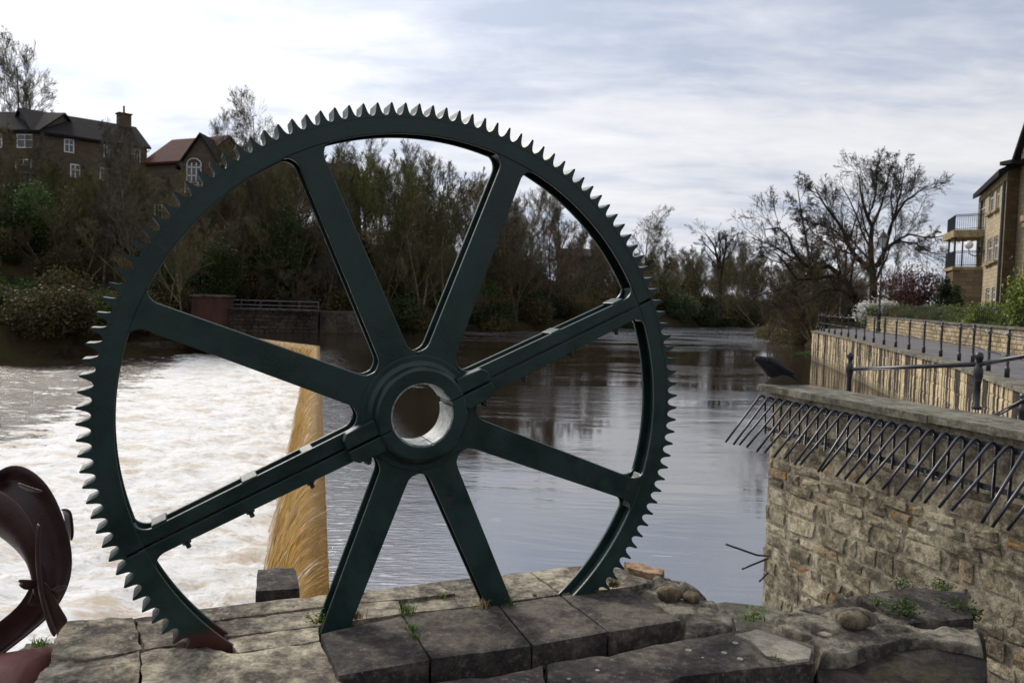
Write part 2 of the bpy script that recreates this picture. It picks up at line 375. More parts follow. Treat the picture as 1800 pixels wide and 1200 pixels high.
def weir():
    # sheet of brown water sliding over the weir; s along the crest, t down the fall
    crest = [Vector((-0.55, 3.0, 0)), C1, C2]
    foot = [Vector((-1.55, 3.0, 0)), Vector((-12.95, 50.9, 0)), Vector((-19.6, 58.2, 0))]
    def poly(P, s):
        L1 = (P[1] - P[0]).length; L2 = (P[2] - P[1]).length
        return P[0].lerp(P[1], s / .82) if s < .82 else P[1].lerp(P[2], (s - .82) / .18)
    ns, ntt = 700, 26; V = []; UV = []
    for i in range(ns):
        s = (i / (ns - 1)) ** 1.6; a = poly(crest, s); b = poly(foot, s); yy = a.y
        for j in range(ntt):
            q = j / (ntt - 1); wob = .10 * mnoise.noise(Vector((yy * .9, 5, 1))) + .05 * mnoise.noise(Vector((yy * 4.3, 2, 1))); p = a.lerp(b, q + (q - .22) * .18 + wob * q)
            drop = -1.80 * max(0, q - .06) ** 2.1 * 1.14
            rip = .022 * math.sin(yy * 9 + q * 2.2 + 2 * math.sin(yy * 1.7)) * q + .03 * q * mnoise.noise(Vector((yy * 2.2, q * 1.2, 3)))
            rip += .012 * q * mnoise.noise(Vector((yy * 14, q * 2.5, 8)))
            V.append((p.x - rip + .05 * mnoise.noise(Vector((yy * 3.1, 7, 3))) * (1 - q), p.y, drop + .006 - .016 * (q < .01) + rip * min(1, q * 4))); UV.append((yy + 1.5 * q, q))
    i = np.arange(ns - 1)[:, None] * ntt + np.arange(ntt - 1)[None]
    Q = np.stack([i, i + ntt, i + ntt + 1, i + 1], -1).reshape(-1, 4)
    t = NT('falling_brown_water'); uv = t.n('ShaderNodeUVMap', uv_map='uv')
    def mp(sx, sy):
        m = t.n('ShaderNodeMapping'); t.L.new(uv.outputs[0], m.inputs[0]); m.inputs['Scale'].default_value = (sx, sy, 1); return m.outputs[0]
    st = t.noise(mp(8, .8), 2.2, 8, .72, .3); st2 = t.noise(mp(20, 3.6), 2, 6, .7, .3); big = t.noise(mp(1.2, .5), 1.5, 4, .5)
    c = t.ramp(st2, [(.40, (.055, .021, .001)), (.60, (.66, .37, .022)), (.5, (.29, .14, .003))])
    sp = t.n('ShaderNodeSeparateXYZ'); t.L.new(uv.outputs[0], sp.inputs[0])
    w = t.math('MULTIPLY', t.step(t.math('ADD', st, t.math('MULTIPLY', big, .25)), .69, .76), t.step(sp.outputs[1], .02, .3, .25, 1))
    w = t.math('MAXIMUM', w, t.math('MULTIPLY', t.step(st2, .60, .66), .65))
    w = t.math('MAXIMUM', w, t.step(t.math('ADD', sp.outputs[1], t.math('MULTIPLY', st, .45)), 1.02, 1.2))
    brk_ = t.step(t.noise(mp(5, 5), 1.6, 6, .65, .6), .40, .58)
    w = t.math('MULTIPLY', w, t.math('ADD', t.math('MULTIPLY', brk_, .75), .25))
    lip = t.step(t.math('ADD', sp.outputs[1], t.math('MULTIPLY', t.math('SUBTRACT', big, .5), .25)), .08, .42)
    c = t.mix(lip, t.mix(.70, c, (.13, .060, .003)), c)
    c = t.mix(w, c, (.80, .77, .70))
    t.bump(t.math('ADD', st, t.math('MULTIPLY', st2, .6)), .9, .06)
    t.fin(c, t.step(lip, 0, 1, .28, .5), .12)
    struct(link('weir_water', mesh_np('weir_water', V, Q, t.m, True, UV)))
weir()

# ------------------------------------------------------------------ stone building blocks
def rough_poly(name, pts, z, th, mat, parent, cuts=3, amp=.006, bevel=.012, label=None, seed=0, zs=None, cell=.09):
    """a slab with the given outline (list of xy), uneven top, worn edges"""
    bm = bmesh.new(); P = [Vector((p[0], p[1], (zs[i] if zs else z))) for i, p in enumerate(pts)]
    ar = sum(P[i].x * P[(i + 1) % len(P)].y - P[(i + 1) % len(P)].x * P[i].y for i in range(len(P)))
    if ar < 0: P.reverse()
    top = [bm.verts.new(p) for p in P]; bot = [bm.verts.new(p - Vector((0, 0, th))) for p in P]; n = len(P)
    bm.faces.new(top); bm.faces.new(bot[::-1])
    for i in range(n): bm.faces.new((bot[i], bot[(i + 1) % n], top[(i + 1) % n], top[i]))
    bmesh.ops.triangulate(bm, faces=[f for f in bm.faces if len(f.verts) > 4])
    for _ in range(cuts):
        es = [e for e in bm.edges if e.calc_length() > cell]
        if es: bmesh.ops.subdivide_edges(bm, edges=es, cuts=1, use_grid_fill=True)
    bmesh.ops.triangulate(bm, faces=[f for f in bm.faces if len(f.verts) > 4])
    bm.normal_update()
    for v in bm.verts:
        h = mnoise.fractal(v.co * 5 + Vector((seed, 0, 0)), .8, 2.2, 4); k = mnoise.noise(v.co * 17 + Vector((0, seed, 0)))
        edge = len({tuple(round(c, 1) for c in f.normal) for f in v.link_faces}) > 1
        v.co += v.normal * (amp * (h + .5 * k)) - (v.normal * (bevel * (.15 + 1.3 * abs(h))) if edge else Vector())
    for f in bm.faces: f.smooth = True
    me = bpy.data.meshes.new(name); bm.to_mesh(me); bm.free(); me.materials.append(mat); me.set_sharp_from_angle(angle=R(38))
    o = link(name, me, parent)
    if label: o['label'] = label
    return o
def px(pts, z): return [at(a, b, z=z).xy for a, b in pts]

STONE_V = []
def stone_variants(mat, n=10, seed=1, jit=.09, name='stone', ins=.82):
    out = []; r = random.Random(seed)
    for k in range(n):   # unit block: x -.5...5, z -.5...5, front at y=-.5
        mb = MB(); J = lambda s=jit: r.uniform(-s, s)
        base = [(-.5, .5, -.5), (.5, .5, -.5), (.5, .5, .5), (-.5, .5, .5)]
        rim = [(-.5 + abs(J()), -.1, -.5 + abs(J())), (.5 - abs(J()), -.1, -.5 + abs(J())), (.5 - abs(J()), -.1, .5 - abs(J())), (-.5 + abs(J()), -.1, .5 - abs(J()))]
        mid = [((rim[i][0] + rim[(i + 1) % 4][0]) / 2 + J(.03), -.1 + J(.1), (rim[i][2] + rim[(i + 1) % 4][2]) / 2 + J(.03)) for i in range(4)]
        ring = []
        for i in range(4): ring += [rim[i], mid[i]]
        fr = [(p[0] * ins + J(.03), -.42 + J(.09), p[2] * (ins - .04) + J(.03)) for p in ring]
        mb.add(base + ring + fr + [(J(.1), -.5, J(.1))], [(0, 1, 6, 5, 4), (1, 2, 8, 7, 6), (2, 3, 10, 9, 8), (3, 0, 4, 11, 10)] +
               [(4 + i, 4 + (i + 1) % 8, 12 + (i + 1) % 8, 12 + i) for i in range(8)] + [(12 + i, 12 + (i + 1) % 8, 20) for i in range(8)])
        out.append(mb.mesh(name, mat, False))
    return out
def masonry(parent, O, u, nrm, length, z0, z1, courses, lens, variants, gap=.01, depth=.12, proud=.03, top=None, limit=290, seed=0, end_skew=None):
    """lay stones one by one on a wall face; O start, u along, nrm outward; z1 may be a function of s"""
    r = random.Random(seed); u = Vector(u).normalized(); nrm = Vector(nrm).normalized(); z = z0; out = []
    zt = z1 if callable(z1) else (lambda s: z1)
    ang = math.atan2(u.y, u.x); zmax = max(zt(0), zt(length))
    while z < zmax - .03:
        h = r.uniform(*courses)
        if zmax - z - h < courses[0] * .5: h = zmax - z
        s = -r.uniform(0, lens[0])
        while s < length:
            l = r.uniform(*lens); a, b = max(s, 0), min(s + l, length); s += l
            if b - a < .05: continue
            hh = min(h, zt((a + b) / 2) - z)
            if hh < .04 or len(out) >= limit: continue
            c = Vector(O) + u * ((a + b) / 2) + nrm * (-depth / 2 + r.uniform(0, proud)); c.z = z + hh / 2
            o = link('stone', r.choice(variants), parent); o.location = c - parent.location
            o.rotation_euler = (0, r.uniform(-.035, .035), ang if nrm.dot(Vector((u.y, -u.x, 0))) > 0 else ang + math.pi)
            o.scale = (b - a - gap, depth, hh - gap); out.append(o)
        z += h
    return out
RUB = stone_variants(M['rubble'], 16, 3, .14, ins=.93)

# ------------------------------------------------------------------ spiked wall on the right
WO = Vector((2.19, 7.17, 0)); WU = Vector((2.99 - 2.19, 4.69 - 7.17, 0)).normalized(); WN = Vector((WU.y, -WU.x, 0))   # outward, to the river
if WN.x > 0: WN = -WN
CT = 2.70
wall = thing('stone_wall', 'weathered rubble stone wall with a row of long black spikes under its coping, at the right', 'wall', (WO.x, WO.y, .5))
mb = MB(); a = WO - WN * .080 + WU * .09; b = WO - WN * .080 + WU * 5.0
mb.hexa([(a - WN * .0 + Vector((0, 0, .3))), (a - WN * .42 + Vector((0, 0, .3))), (b - WN * .42 + Vector((0, 0, .3))), (b + Vector((0, 0, .3)))],
        [(a + Vector((0, 0, CT - .05))), (a - WN * .42 + Vector((0, 0, CT - .05))), (b - WN * .42 + Vector((0, 0, CT - .05))), (b + Vector((0, 0, CT - .05)))])
mb.v = [tuple(Vector(v) - wall.location) for v in mb.v]
build(mb, 'wall_core', M['mortar'], wall)
masonry(wall, WO - WN * .075 + WU * .08, WU, WN, 4.6, .45, CT - .055, (.07, .17), (.10, .40), RUB, gap=.002, depth=.10, proud=.018, seed=5)
s0 = -.03
for i, L_ in enumerate((1.92, 1.65, 1.6)):
    A = WO + WU * (s0 + .004); B = WO + WU * (s0 + L_ - .004); s0 += L_
    pts = [A.xy, (A - WN * .5 + (WU * .12 if i == 0 else Vector())).xy, (B - WN * .5).xy, B.xy]
    o = rough_poly('coping_stone', pts, CT + (.006 if i == 1 else 0), .055, M['cope'], wall, 5, .004, .006, seed=i * 3, cell=.07)
    o.location = -wall.location

rack = thing('spike_rack', 'long rack of bent black anti-climb spikes bolted under the coping of the rubble wall', 'spikes', (WO + WU * .1 - WN * .03 + Vector((0, 0, 2.3))))
base = rack.location
def rel(v): return Vector(v) - base
for zz, hh in ((CT - .115, .045), (CT - .375, .038)):
    c = WO + WU * 2.35 - WN * .02; c.z = zz
    mb = MB().box(rel(c), (4.5, .012, hh), (WU, WN, Vector((0, 0, 1)))); build(mb, 'flat_bar', M['black'], rack, bevel=.002)
sp = MB(); rb = .035
arc = [Vector((0, 0, -.30)), Vector((0, 0, 0))] + [Vector((0, rb - rb * math.cos(t), rb * math.sin(t))) for t in (R(30), R(60), R(90), R(115))]
dir_ = Vector((0, .66, -.75)).normalized(); e0 = arc[-1] + Vector((0, .012, -.008)); arc += [e0, e0 + dir_ * .3, e0 + dir_ * .50]
WZ = Matrix((WU, WN, Vector((0, 0, 1)))).transposed()
sp.tube([WZ @ p for p in arc], .0098, 8)
spm = sp.mesh('spike', M['spike'], True)
rr = random.Random(4)
for k in range(40):
    p = WO + WU * (.10 + .116 * k) - WN * .005; p.z = CT - .125
    o = link('spike', spm, rack, rel(p)); o.rotation_euler = (rr.uniform(-.05, .05), rr.uniform(-.05, .05), rr.uniform(-.10, .10))
for k in range(0, 40, 3):
    for zz in (CT - .115, CT - .375):
        p = WO + WU * (.16 + .116 * k) - WN * .008; p.z = zz
        mb = MB().tube([rel(p), rel(p + WN * .012)], .009, 6); build(mb, 'bolt', M['bolt'], rack)
pr = thing('spike_prongs', 'three bent dark prongs sticking out low from the river end of the rubble wall', 'spikes', at(1352, 980, y=6.9))
for pts in ([(1350, 977), (1330, 975), (1276, 956)], [(1350, 981), (1303, 1000)], [(1350, 1006), (1335, 1021)]):
    q = [at(*p, y=6.95 - .12 * i) - pr.location for i, p in enumerate(pts)]
    build(MB().tube(q, .0085, 8), 'prong', M['spike'], pr, True)

# ------------------------------------------------------------------ crow on the coping
def crow():
    f0 = at(1352, 673, z=CT + .002); K = 1 / 9 / 197
    t = thing('crow', 'black crow standing at the river end of the wall coping, facing left', 'bird', f0)
    X, U = Vector((1, .12, 0)).normalized(), Vector((0, 0, 1)); Yd = Vector((-X.y, X.x, 0))
    P = lambda x, y, d=0: X * ((x - 650) * K) + U * ((664 - y) * K) + Yd * d
    S = [(385, 270, 300, .30), (400, 245, 325, .75), (430, 229, 352, .95), (465, 230, 385, .95), (510, 240, 425, .8), (560, 250, 480, .75), (610, 256, 545, .72), (660, 266, 576, .70),
         (710, 288, 580, .72), (760, 325, 568, .74), (810, 352, 550, .8), (860, 376, 546, .85), (920, 405, 552, .8), (980, 455, 565, .75), (1040, 515, 588, .8), (1095, 568, 618, .9), (1130, 606, 632, 1.2)]
    V = []; n = 14
    for x, a, b, w in S:
        c = (a + b) / 2; h = (b - a) / 2
        V += [P(x, c - h * math.cos(2 * math.pi * k / n), h * K * w * math.sin(2 * math.pi * k / n)) for k in range(n)]
    fs = [(i * n + k, i * n + (k + 1) % n, (i + 1) * n + (k + 1) % n, (i + 1) * n + k) for i in range(len(S) - 1) for k in range(n)] + [tuple(range(n)), tuple(range((len(S) - 1) * n, len(S) * n))[::-1]]
    m1 = m_paint('black_feathers', (.008, .008, .011), .7, bump=.8, spec=.25); mk = m_paint('dark_beak', (.035, .034, .036), .35)
    build(MB().add(V, fs), 'body', m1, t, True)
    mb = MB(); q = [P(408, 272), P(385, 288), P(366, 305)]; mb.tube(q, [.0095, .007, .0015], 8); build(mb, 'beak', mk, t, True)
    for sgn in (-1, 1):
        W = []; pr_ = [(560, 290, 40), (640, 335, 75), (740, 385, 78), (840, 430, 62), (930, 465, 42), (1010, 490, 22), (1080, 505, 5)]
        for x, c, h in pr_:
            off = .052 * math.sin(math.pi * min(1, (1150 - x) / 900)) + .006
            W += [P(x, c - h, sgn * off * .8), P(x, c, sgn * (off + .010)), P(x, c + h, sgn * off * .86), P(x, c, sgn * (off - .012))]
        fs = [(i * 4 + k, i * 4 + (k + 1) % 4, (i + 1) * 4 + (k + 1) % 4, (i + 1) * 4 + k) for i in range(len(pr_) - 1) for k in range(4)] + [(0, 1, 2, 3), (24, 25, 26, 27)]
        build(MB().add(W, fs), 'wing', m1, t, True)
        mb = MB(); d = sgn * .02; x0 = 640 if sgn < 0 else 705
        mb.tube([P(x0, 560, d), P(x0 - 12, 595, d), P(x0 - 52, 652, d)], [.010, .0045, .0035], 6)
        for dx, dd in ((-60, 0), (-40, .016), (-45, -.014), (28, 0)): mb.tube([P(x0 - 52, 652, d), P(x0 - 52 + dx, 664, d + dd)], [.003, .002], 5)
        build(mb, 'leg', mk, t, True)
        build(MB().lathe([(.0001, -.002), (.0022, -.001), (.0022, .001), (.0001, .002)], P(428, 262, sgn * .0295), 8), 'eye', mk, t)
crow()

# ------------------------------------------------------------------ knee rail behind the coping
nr = thing('iron_handrail', 'near black iron handrail with ball-topped posts behind the spiked wall', 'railing', (3.2, 7.6, 2.0))
def ball_post(mb, x, y, z0, z1, r, c=1.0, n=14):
    H = z1 - z0; d = .08 * c
    mb.lathe([(r * 1.5, 0), (r * 1.5, .02), (r, .035), (r, H - d * 2.6), (r * 1.2, H - d * 2.5), (r * 1.2, H - d * 2.35), (r * 1.15, H - d * 2.3), (r * 1.45, H - d * 2.0), (r * 1.45, H - d * 1.5), (r * 1.25, H - d * 1.3),
              (r * .8, H - d * 1.0), (r * .75, H - d * .85), (r * 1.1, H - d * .7), (r * 1.35, H - d * .45), (r * 1.2, H - d * .15), (r * .6, H - .002), (.001, H)], (x, y, z0), n)
NP = []
for (a, b, yy, z0) in ((1495, 619, 7.6, 1.9), (1722, 618, 6.1, 2.66), (1905, 590, 5.2, 2.6)):
    p = at(a, b, y=yy); NP.append((p, yy)); mb = MB(); ball_post(mb, p.x, p.y, z0, p.z, .0225, 1.15 if a < 1800 else 1)
    mb.v = [tuple(Vector(v) - nr.location) for v in mb.v]; build(mb, 'post', M['black'], nr, True)
for A, B in ((at(1495, 649, y=7.6), at(1722, 640, y=6.1)), (at(1722, 640, y=6.1), at(1905, 607, y=5.2))):
    build(MB().tube([A - nr.location, A.lerp(B, .25) - nr.location + Vector((0, 0, .0)), B - nr.location], .0175, 12), 'rail', M['black'], nr, True)
st = thing('stair_handrail', 'dark stair handrail rising to the right edge of the picture, below the near iron handrail', 'railing', at(1800, 760, y=6.2))
build(MB().tube([at(1735, 738, y=6.5) - st.location, at(1812, 697, y=6.0) - st.location], .016, 10), 'rail', M['black'], st, True)
p = at(1801, 690, y=6.1); mb = MB(); ball_post(mb, p.x - st.location.x, p.y - st.location.y, 2.4 - st.location.z, p.z - st.location.z, .027); build(mb, 'post', M['black'], st, True)

# ------------------------------------------------------------------ foreground stone platform
pf = thing('stone_platform', 'pale worn stone platform that the green gear wheel is set into, above the weir', 'platform', (-.4, 3.3, 1.0))
def pf_stone(pts, z, th, mat, seed, amp=.007, bev=.012, name='stone', label=None, cell=.08):
    o = rough_poly(name, px(pts, z), z, th, M[mat], pf, 5, amp, bev, label, seed, cell=cell); o.location = -pf.location; return o
core = MB(); cp = px([(100, 1110), (250, 1080), (470, 1060), (640, 1045), (1030, 1003), (1160, 1012), (1270, 1095), (1185, 1135), (620, 1260), (80, 1290)], 2.0)
core.v = []; n = len(cp)
core.add([(p[0], p[1], .0) for p in cp] + [(p[0], p[1], 1.99) for p in cp], [tuple(range(n)), tuple(range(n, 2 * n))[::-1]] + [(i, n + i, n + (i + 1) % n, (i + 1) % n) for i in range(n)])
core.v = [tuple(Vector(v) - pf.location) for v in core.v]; build(core, 'platform_core', M['darkrock'], pf)
for i, q in enumerate([[(563, 1113), (706, 1081), (756, 1158), (595, 1187)], [(708, 1080), (874, 1062), (934, 1134), (759, 1157)], [(877, 1062), (984, 1047), (1068, 1110), (937, 1134)], [(987, 1046), (1103, 1033), (1196, 1090), (1071, 1110)]]):
    pf_stone(q, 2.12, .10, 'slab', i * 7, .005, .0035, 'slab', cell=.05)
for i, (q, m, z) in enumerate([
    ([(108, 1094), (232, 1086), (250, 1140), (150, 1160), (92, 1150)], 'pave', 2.10), ([(235, 1086), (335, 1072), (352, 1128), (253, 1139)], 'pave', 2.105),
    ([(90, 1152), (150, 1162), (243, 1146), (248, 1230), (40, 1240)], 'pave', 2.095), ([(246, 1146), (345, 1133), (415, 1152), (500, 1230), (250, 1240)], 'pave', 2.10),
    ([(338, 1071), (450, 1058), (640, 1037), (620, 1058), (372, 1090)], 'pave', 2.115), ([(374, 1092), (620, 1060), (700, 1055), (706, 1078), (563, 1098), (395, 1118)], 'pave', 2.105),
    ([(397, 1120), (560, 1100), (561, 1124), (418, 1146)], 'pave', 2.10), ([(418, 1148), (562, 1127), (594, 1190), (640, 1240), (505, 1240)], 'pave', 2.10),
    ([(642, 1036), (765, 1023), (800, 1042), (700, 1053), (622, 1058)], 'pave', 2.11), ([(768, 1022), (930, 1004), (985, 1044), (820, 1066), (708, 1077), (703, 1055), (803, 1043)], 'pave', 2.095),
    ([(933, 1004), (1030, 992), (1100, 1000), (1150, 1020), (1104, 1031), (988, 1043)], 'pave', 2.10)]):
    pf_stone(q, z, .13, m, i * 5 + 2, .016 if i < 4 else .007, .005, cell=.035)
pf_stone([(1096, 985), (1128, 988), (1168, 1000), (1166, 1008), (1140, 1006), (1102, 996)], 2.13, .05, 'orangerock', 3, .012, .008, 'stone', 'flat orange-brown flake of rock at the back edge', .03)
# cobbles set in mortar at the right end
def pebble(parent, c, r, mat, seed, name='stone', flat=.6, rz=0):
    V = []; nn, mm = 12, 7
    for i in range(mm + 1):
        th = math.pi * i / mm
        for k in range(nn):
            ph = 2 * math.pi * k / nn; d = Vector((math.sin(th) * math.cos(ph), math.sin(th) * math.sin(ph), math.cos(th) * flat))
            d *= 1 + .18 * mnoise.noise(d * 2.2 + Vector((seed, 0, 0))); V.append((d.x * r[0], d.y * r[1], d.z * r[0]))
    fs = [(i * nn + k, (i + 1) * nn + k, (i + 1) * nn + (k + 1) % nn, i * nn + (k + 1) % nn) for i in range(mm) for k in range(nn)]
    o = link(name, MB().add(V, fs).mesh(name, M[mat], True), parent, Vector(c) - parent.location); o.rotation_euler = (0, 0, rz); return o
def relief(parent, name, outline, z, feats, mat, seed, n=90, amp=.012, drop=.25, label=None):
    P = np.array([tuple(at(a, b, z=z).xy) for a, b in outline]); lo, hi = P.min(0) - .05, P.max(0) + .05
    X, Y = np.meshgrid(np.linspace(lo[0], hi[0], n), np.linspace(lo[1], hi[1], n)); d = sdist(X, Y, P)
    Z = np.full_like(X, z) - drop * sm(d, -.03, .045)
    for a, b, rx, ry, h, rz in feats:
        c = at(a, b, z=z); dx, dy = X - c.x, Y - c.y; u = (dx * math.cos(rz) + dy * math.sin(rz)) / rx; v = (-dx * math.sin(rz) + dy * math.cos(rz)) / ry
        q = np.hypot(u, v); Z += h * (np.sqrt(np.clip(1 - q * q, 0, 1)) if h > 0 else sm(1 - q, 0, .55))
    nz_ = np.array([mnoise.fractal(Vector((x * 7 + seed, y * 7, 1)), .8, 2.1, 5) for x, y in zip(X.ravel(), Y.ravel())]).reshape(X.shape); Z += amp * nz_
    Vv = np.stack([X - parent.location.x, Y - parent.location.y, Z - parent.location.z], -1).reshape(-1, 3); i = np.arange(n - 1)[:, None] * n + np.arange(n - 1)[None]; Q = np.stack([i, i + 1, i + n + 1, i + n], -1).reshape(-1, 4)
    dd = d.ravel()[Q].min(1) < .05; o = link(name, mesh_np(name, Vv, Q[dd], M[mat], True), parent)
    if label: o['label'] = label
    return o
relief(pf, 'mortar_bed', [(1098, 1034), (1120, 1000), (1160, 1010), (1215, 1022), (1262, 1052), (1300, 1085), (1297, 1104), (1192, 1128), (1196, 1092)], 2.07,
       [(1176, 1040, .085, .05, .045, -.5), (1215, 1046, .055, .045, .045, -.3), (1262, 1066, .045, .05, -.035, -.5), (1128, 1030, .10, .035, .02, -.3), (1160, 1020, .06, .02, .022, -.3), (1195, 1027, .05, .022, -.03, -.4), (1235, 1046, .05, .02, -.03, -.7), (1150, 1034, .05, .03, .018, -.3), (1210, 1084, .09, .03, .012, -.2), (1128, 1012, .06, .02, .02, -.2)], 'scoop', 3, amp=.010, drop=.35)
for a, b, w, h, z in ((1176, 1044, .060, .038, 2.092), (1215, 1049, .042, .040, 2.092)): pebble(pf, at(a, b, z=z), (w, h), 'cobble', int(a), rz=-.4, flat=.62)
# square stump behind the platform
sb = thing('stone_block', 'square grey weathered stone block standing behind the platform beside the weir', 'stone block', at(490, 1040, y=3.95))
o = rough_poly('block', px([(449, 1038), (528, 1032), (520, 993), (452, 999)], 2.08), 2.08, .55, M['slab'], sb, 4, .006, .012, seed=33, cell=.05)
o.location = -sb.location
rk = thing('mossy_rock', 'low mossy rock at the left edge between the maroon iron runner and the stone platform', 'rock', at(75, 1150, z=1.9))
o = rough_poly('rock', px([(20, 1150), (45, 1128), (118, 1128), (120, 1190), (10, 1200)], 1.95), 1.95, .5, M['scoop'], rk, 4, .02, .02, seed=12, cell=.05); o.location = -rk.location

# near parapet and the water-worn stones to its right
pw = thing('stone_parapet', 'near dark stone parapet with lichen spots and a pale spalled patch, in the bottom right', 'parapet', (.5, 2.6, 1.6))
def pw_stone(pts, z, th, mat, seed, amp=.007, bev=.012, name='stone', label=None, cell=.07):
    o = rough_poly(name, px(pts, z), z, th, M[mat], pw, 5, amp, bev, label, seed, cell=cell); o.location = -pw.location; return o
pw_stone([(560, 1232), (740, 1203), (955, 1165), (975, 1260), (560, 1300)], 2.10, .6, 'slab', 21, cell=.07)
pw_stone([(958, 1164), (1105, 1140), (1282, 1109), (1312, 1103), (1345, 1106), (1432, 1132), (1433, 1164), (1330, 1172), (1195, 1188), (1100, 1240), (978, 1262)], 2.10, .6, 'slab', 22, cell=.06)
pw_stone([(1290, 1112), (1330, 1104), (1362, 1112), (1428, 1138), (1426, 1156), (1385, 1161), (1345, 1150), (1318, 1124)], 2.112, .02, 'fresh', 23, .006, .012, 'spalled_patch', 'pale freshly spalled patch', cell=.04)
spot = m_stone('pale_lichen_spot', (.36, .34, .29), (.27, .25, .21), (.42, .40, .34), 4, bump=.3, var=.05)
for a, b, r_ in ((1210, 1140, .013), (1273, 1144, .012), (1293, 1127, .012), (1301, 1155, .012), (1234, 1153, .009), (1050, 1175, .008), (1000, 1190, .007)):
    c = at(a, b, z=2.107) - pw.location; build(MB().lathe([(r_, -.006), (r_ * .95, -.0035), (r_ * .5, -.003)], c, 10), 'lichen_spot', spot, pw)
relief(pw, 'worn_rock', [(1345, 1092), (1360, 1076), (1420, 1060), (1475, 1058), (1510, 1052), (1560, 1080), (1620, 1100), (1730, 1095), (1740, 1140), (1600, 1128), (1500, 1150), (1436, 1160), (1432, 1134), (1385, 1112)], 2.09,
       [(1500, 1088, .10, .055, .055, -.25), (1522, 1066, .10, .045, .05, -.35), (1362, 1092, .055, .030, -.030, -.2), (1395, 1080, .05, .02, -.025, -.2), (1450, 1112, .060, .04, -.035, -.2), (1428, 1074, .06, .02, -.02, -.2), (1476, 1066, .03, .03, .045, 0), (1410, 1098, .06, .03, .02, -.4), (1420, 1120, .03, .02, -.02, 0), (1570, 1105, .08, .04, .02, 0)], 'scoop', 9, n=120, amp=.014, drop=.6, label='water-worn grey rock with scooped hollows')
pw_stone([(1434, 1150), (1600, 1116), (1700, 1096), (1735, 1100), (1735, 1250), (1434, 1260)], 2.05, 1.2, 'darkrock', 32, .02, .02, 'rock_face', 'rock face coloured dark for shade', cell=.08)
pw_stone([(1505, 1062), (1530, 1040), (1605, 1030), (1700, 1040), (1712, 1085), (1560, 1098)], 2.04, .10, 'slab', 34, .008, .012, 'ledge', 'flat grey ledge stone under the rubble wall', cell=.05)
for a, b, w, h, z in ((1500, 1090, .062, .042, 2.122), (1450, 1114, .040, .028, 2.072)): pebble(pw, at(a, b, z=z), (w, h), 'cobble' if a == 1500 else 'fresh', int(a), rz=-.3, flat=.6 if a == 1500 else .25)
lg = thing('stone_ledge', 'low brown stone ledge at the water edge between the platform and the rubble wall', 'ledge', at(1300, 1080, z=1.2))
o = rough_poly('ledge_stone', px([(1180, 1056), (1262, 1055), (1350, 1063), (1380, 1075), (1400, 1200), (1180, 1200)], 1.25), 1.25, 1.3, M['cope'], lg, 5, .015, .02, seed=41, cell=.1); o.location = -lg.location

# ------------------------------------------------------------------ green gear wheel
S = 1.2; HUB = Vector((-.35921305, 3.1905454, 2.93610553))
AX = Vector((.91806253, .38077906, -.1103109)); AY = Vector((-.1018938, -.04226284, -.99389713)); AZ = AX.cross(AY).normalized()
WM = Matrix((AX, AY, AZ)).transposed().to_4x4()
gw = thing('gear_wheel', 'giant dark green cast iron gear wheel with eight spokes standing upright on the stone platform', 'gear wheel', (-.35, 3.15, 2.12))
def wpart(mb, name, mat='green', rz=0, smooth=False, bevel=0, label=None):
    me = mb if not isinstance(mb, MB) else mb.mesh(name, M[mat], smooth)
    o = link(name, me, gw); o.matrix_local = Matrix.Translation(HUB - gw.location) @ WM @ Matrix.Rotation(rz, 4, 'Z') @ Matrix.Scale(S, 4)
    if bevel:
        m = o.modifiers.new('bevel', 'BEVEL'); m.width = bevel; m.segments = 2; m.limit_method = 'ANGLE'; m.angle_limit = R(35)
    if label: o['label'] = label
    return o
def ring(mb, r0, r1, z0, z1, a0, a1, n, cham=0):
    closed = abs(a1 - a0) > 359.9; m = n if closed else n + 1; vs = []
    for i in range(m):
        a = R(a0 + (a1 - a0) * i / n); c, s = math.cos(a), math.sin(a)
        vs += [(r0 * c, r0 * s, z0), (r1 * c, r1 * s, z0), (r1 * c, r1 * s, z1), (r0 * c, r0 * s, z1)]
    fs = []
    for i in range(n):
        j = (i + 1) % m
        for k in range(4): fs.append((i * 4 + k, j * 4 + k, j * 4 + (k + 1) % 4, i * 4 + (k + 1) % 4))
    if not closed: fs += [(0, 1, 2, 3), tuple(n * 4 + k for k in (3, 2, 1, 0))]
    mb.add(vs, fs)
D = .088; TP = .013
for a0, a1, n in ((117, 148.95, 30), (149.4, 329.0, 150), (329.45, 404.5, 64)):
    mb = MB(); ring(mb, .903, .962, 0, TP, a0, a1, n); ring(mb, .903, .962, D - TP, D, a0, a1, n); ring(mb, .928, .960, TP, D - TP, a0, a1, n)
    wpart(mb, 'rim', bevel=.003)
P0, DP = 2.2966413, .045687216
tp = [(.955, -.0235), (.9612, -.0212), (.9630, -.0168), (.9675, -.0125), (.974, -.0094), (.983, -.0070), (.992, -.0050), (.9985, -.0034), (1.0012, -.0012)]
tp = tp + [(a, -b) for a, b in tp[::-1]]
tooth = MB().prism(tp, -.001, D + .001).mesh('tooth', M['green'])
for i in range(-4, 105): wpart(tooth, 'tooth', rz=P0 + DP * i)
def sp_w(r, w0=.051, w1=.041, rf=.045, rh=.19):
    w = w0 + (w1 - w0) * (r - .2) / .7
    if r > .903 - rf: q = min(1, (r - (.903 - rf)) / rf); w += rf * (1 - math.sqrt(max(0, 1 - q * q)))
    if r < rh + .04: q = min(1, (rh + .04 - r) / .04); w += .03 * (1 - math.sqrt(max(0, 1 - q * q)))
    return w
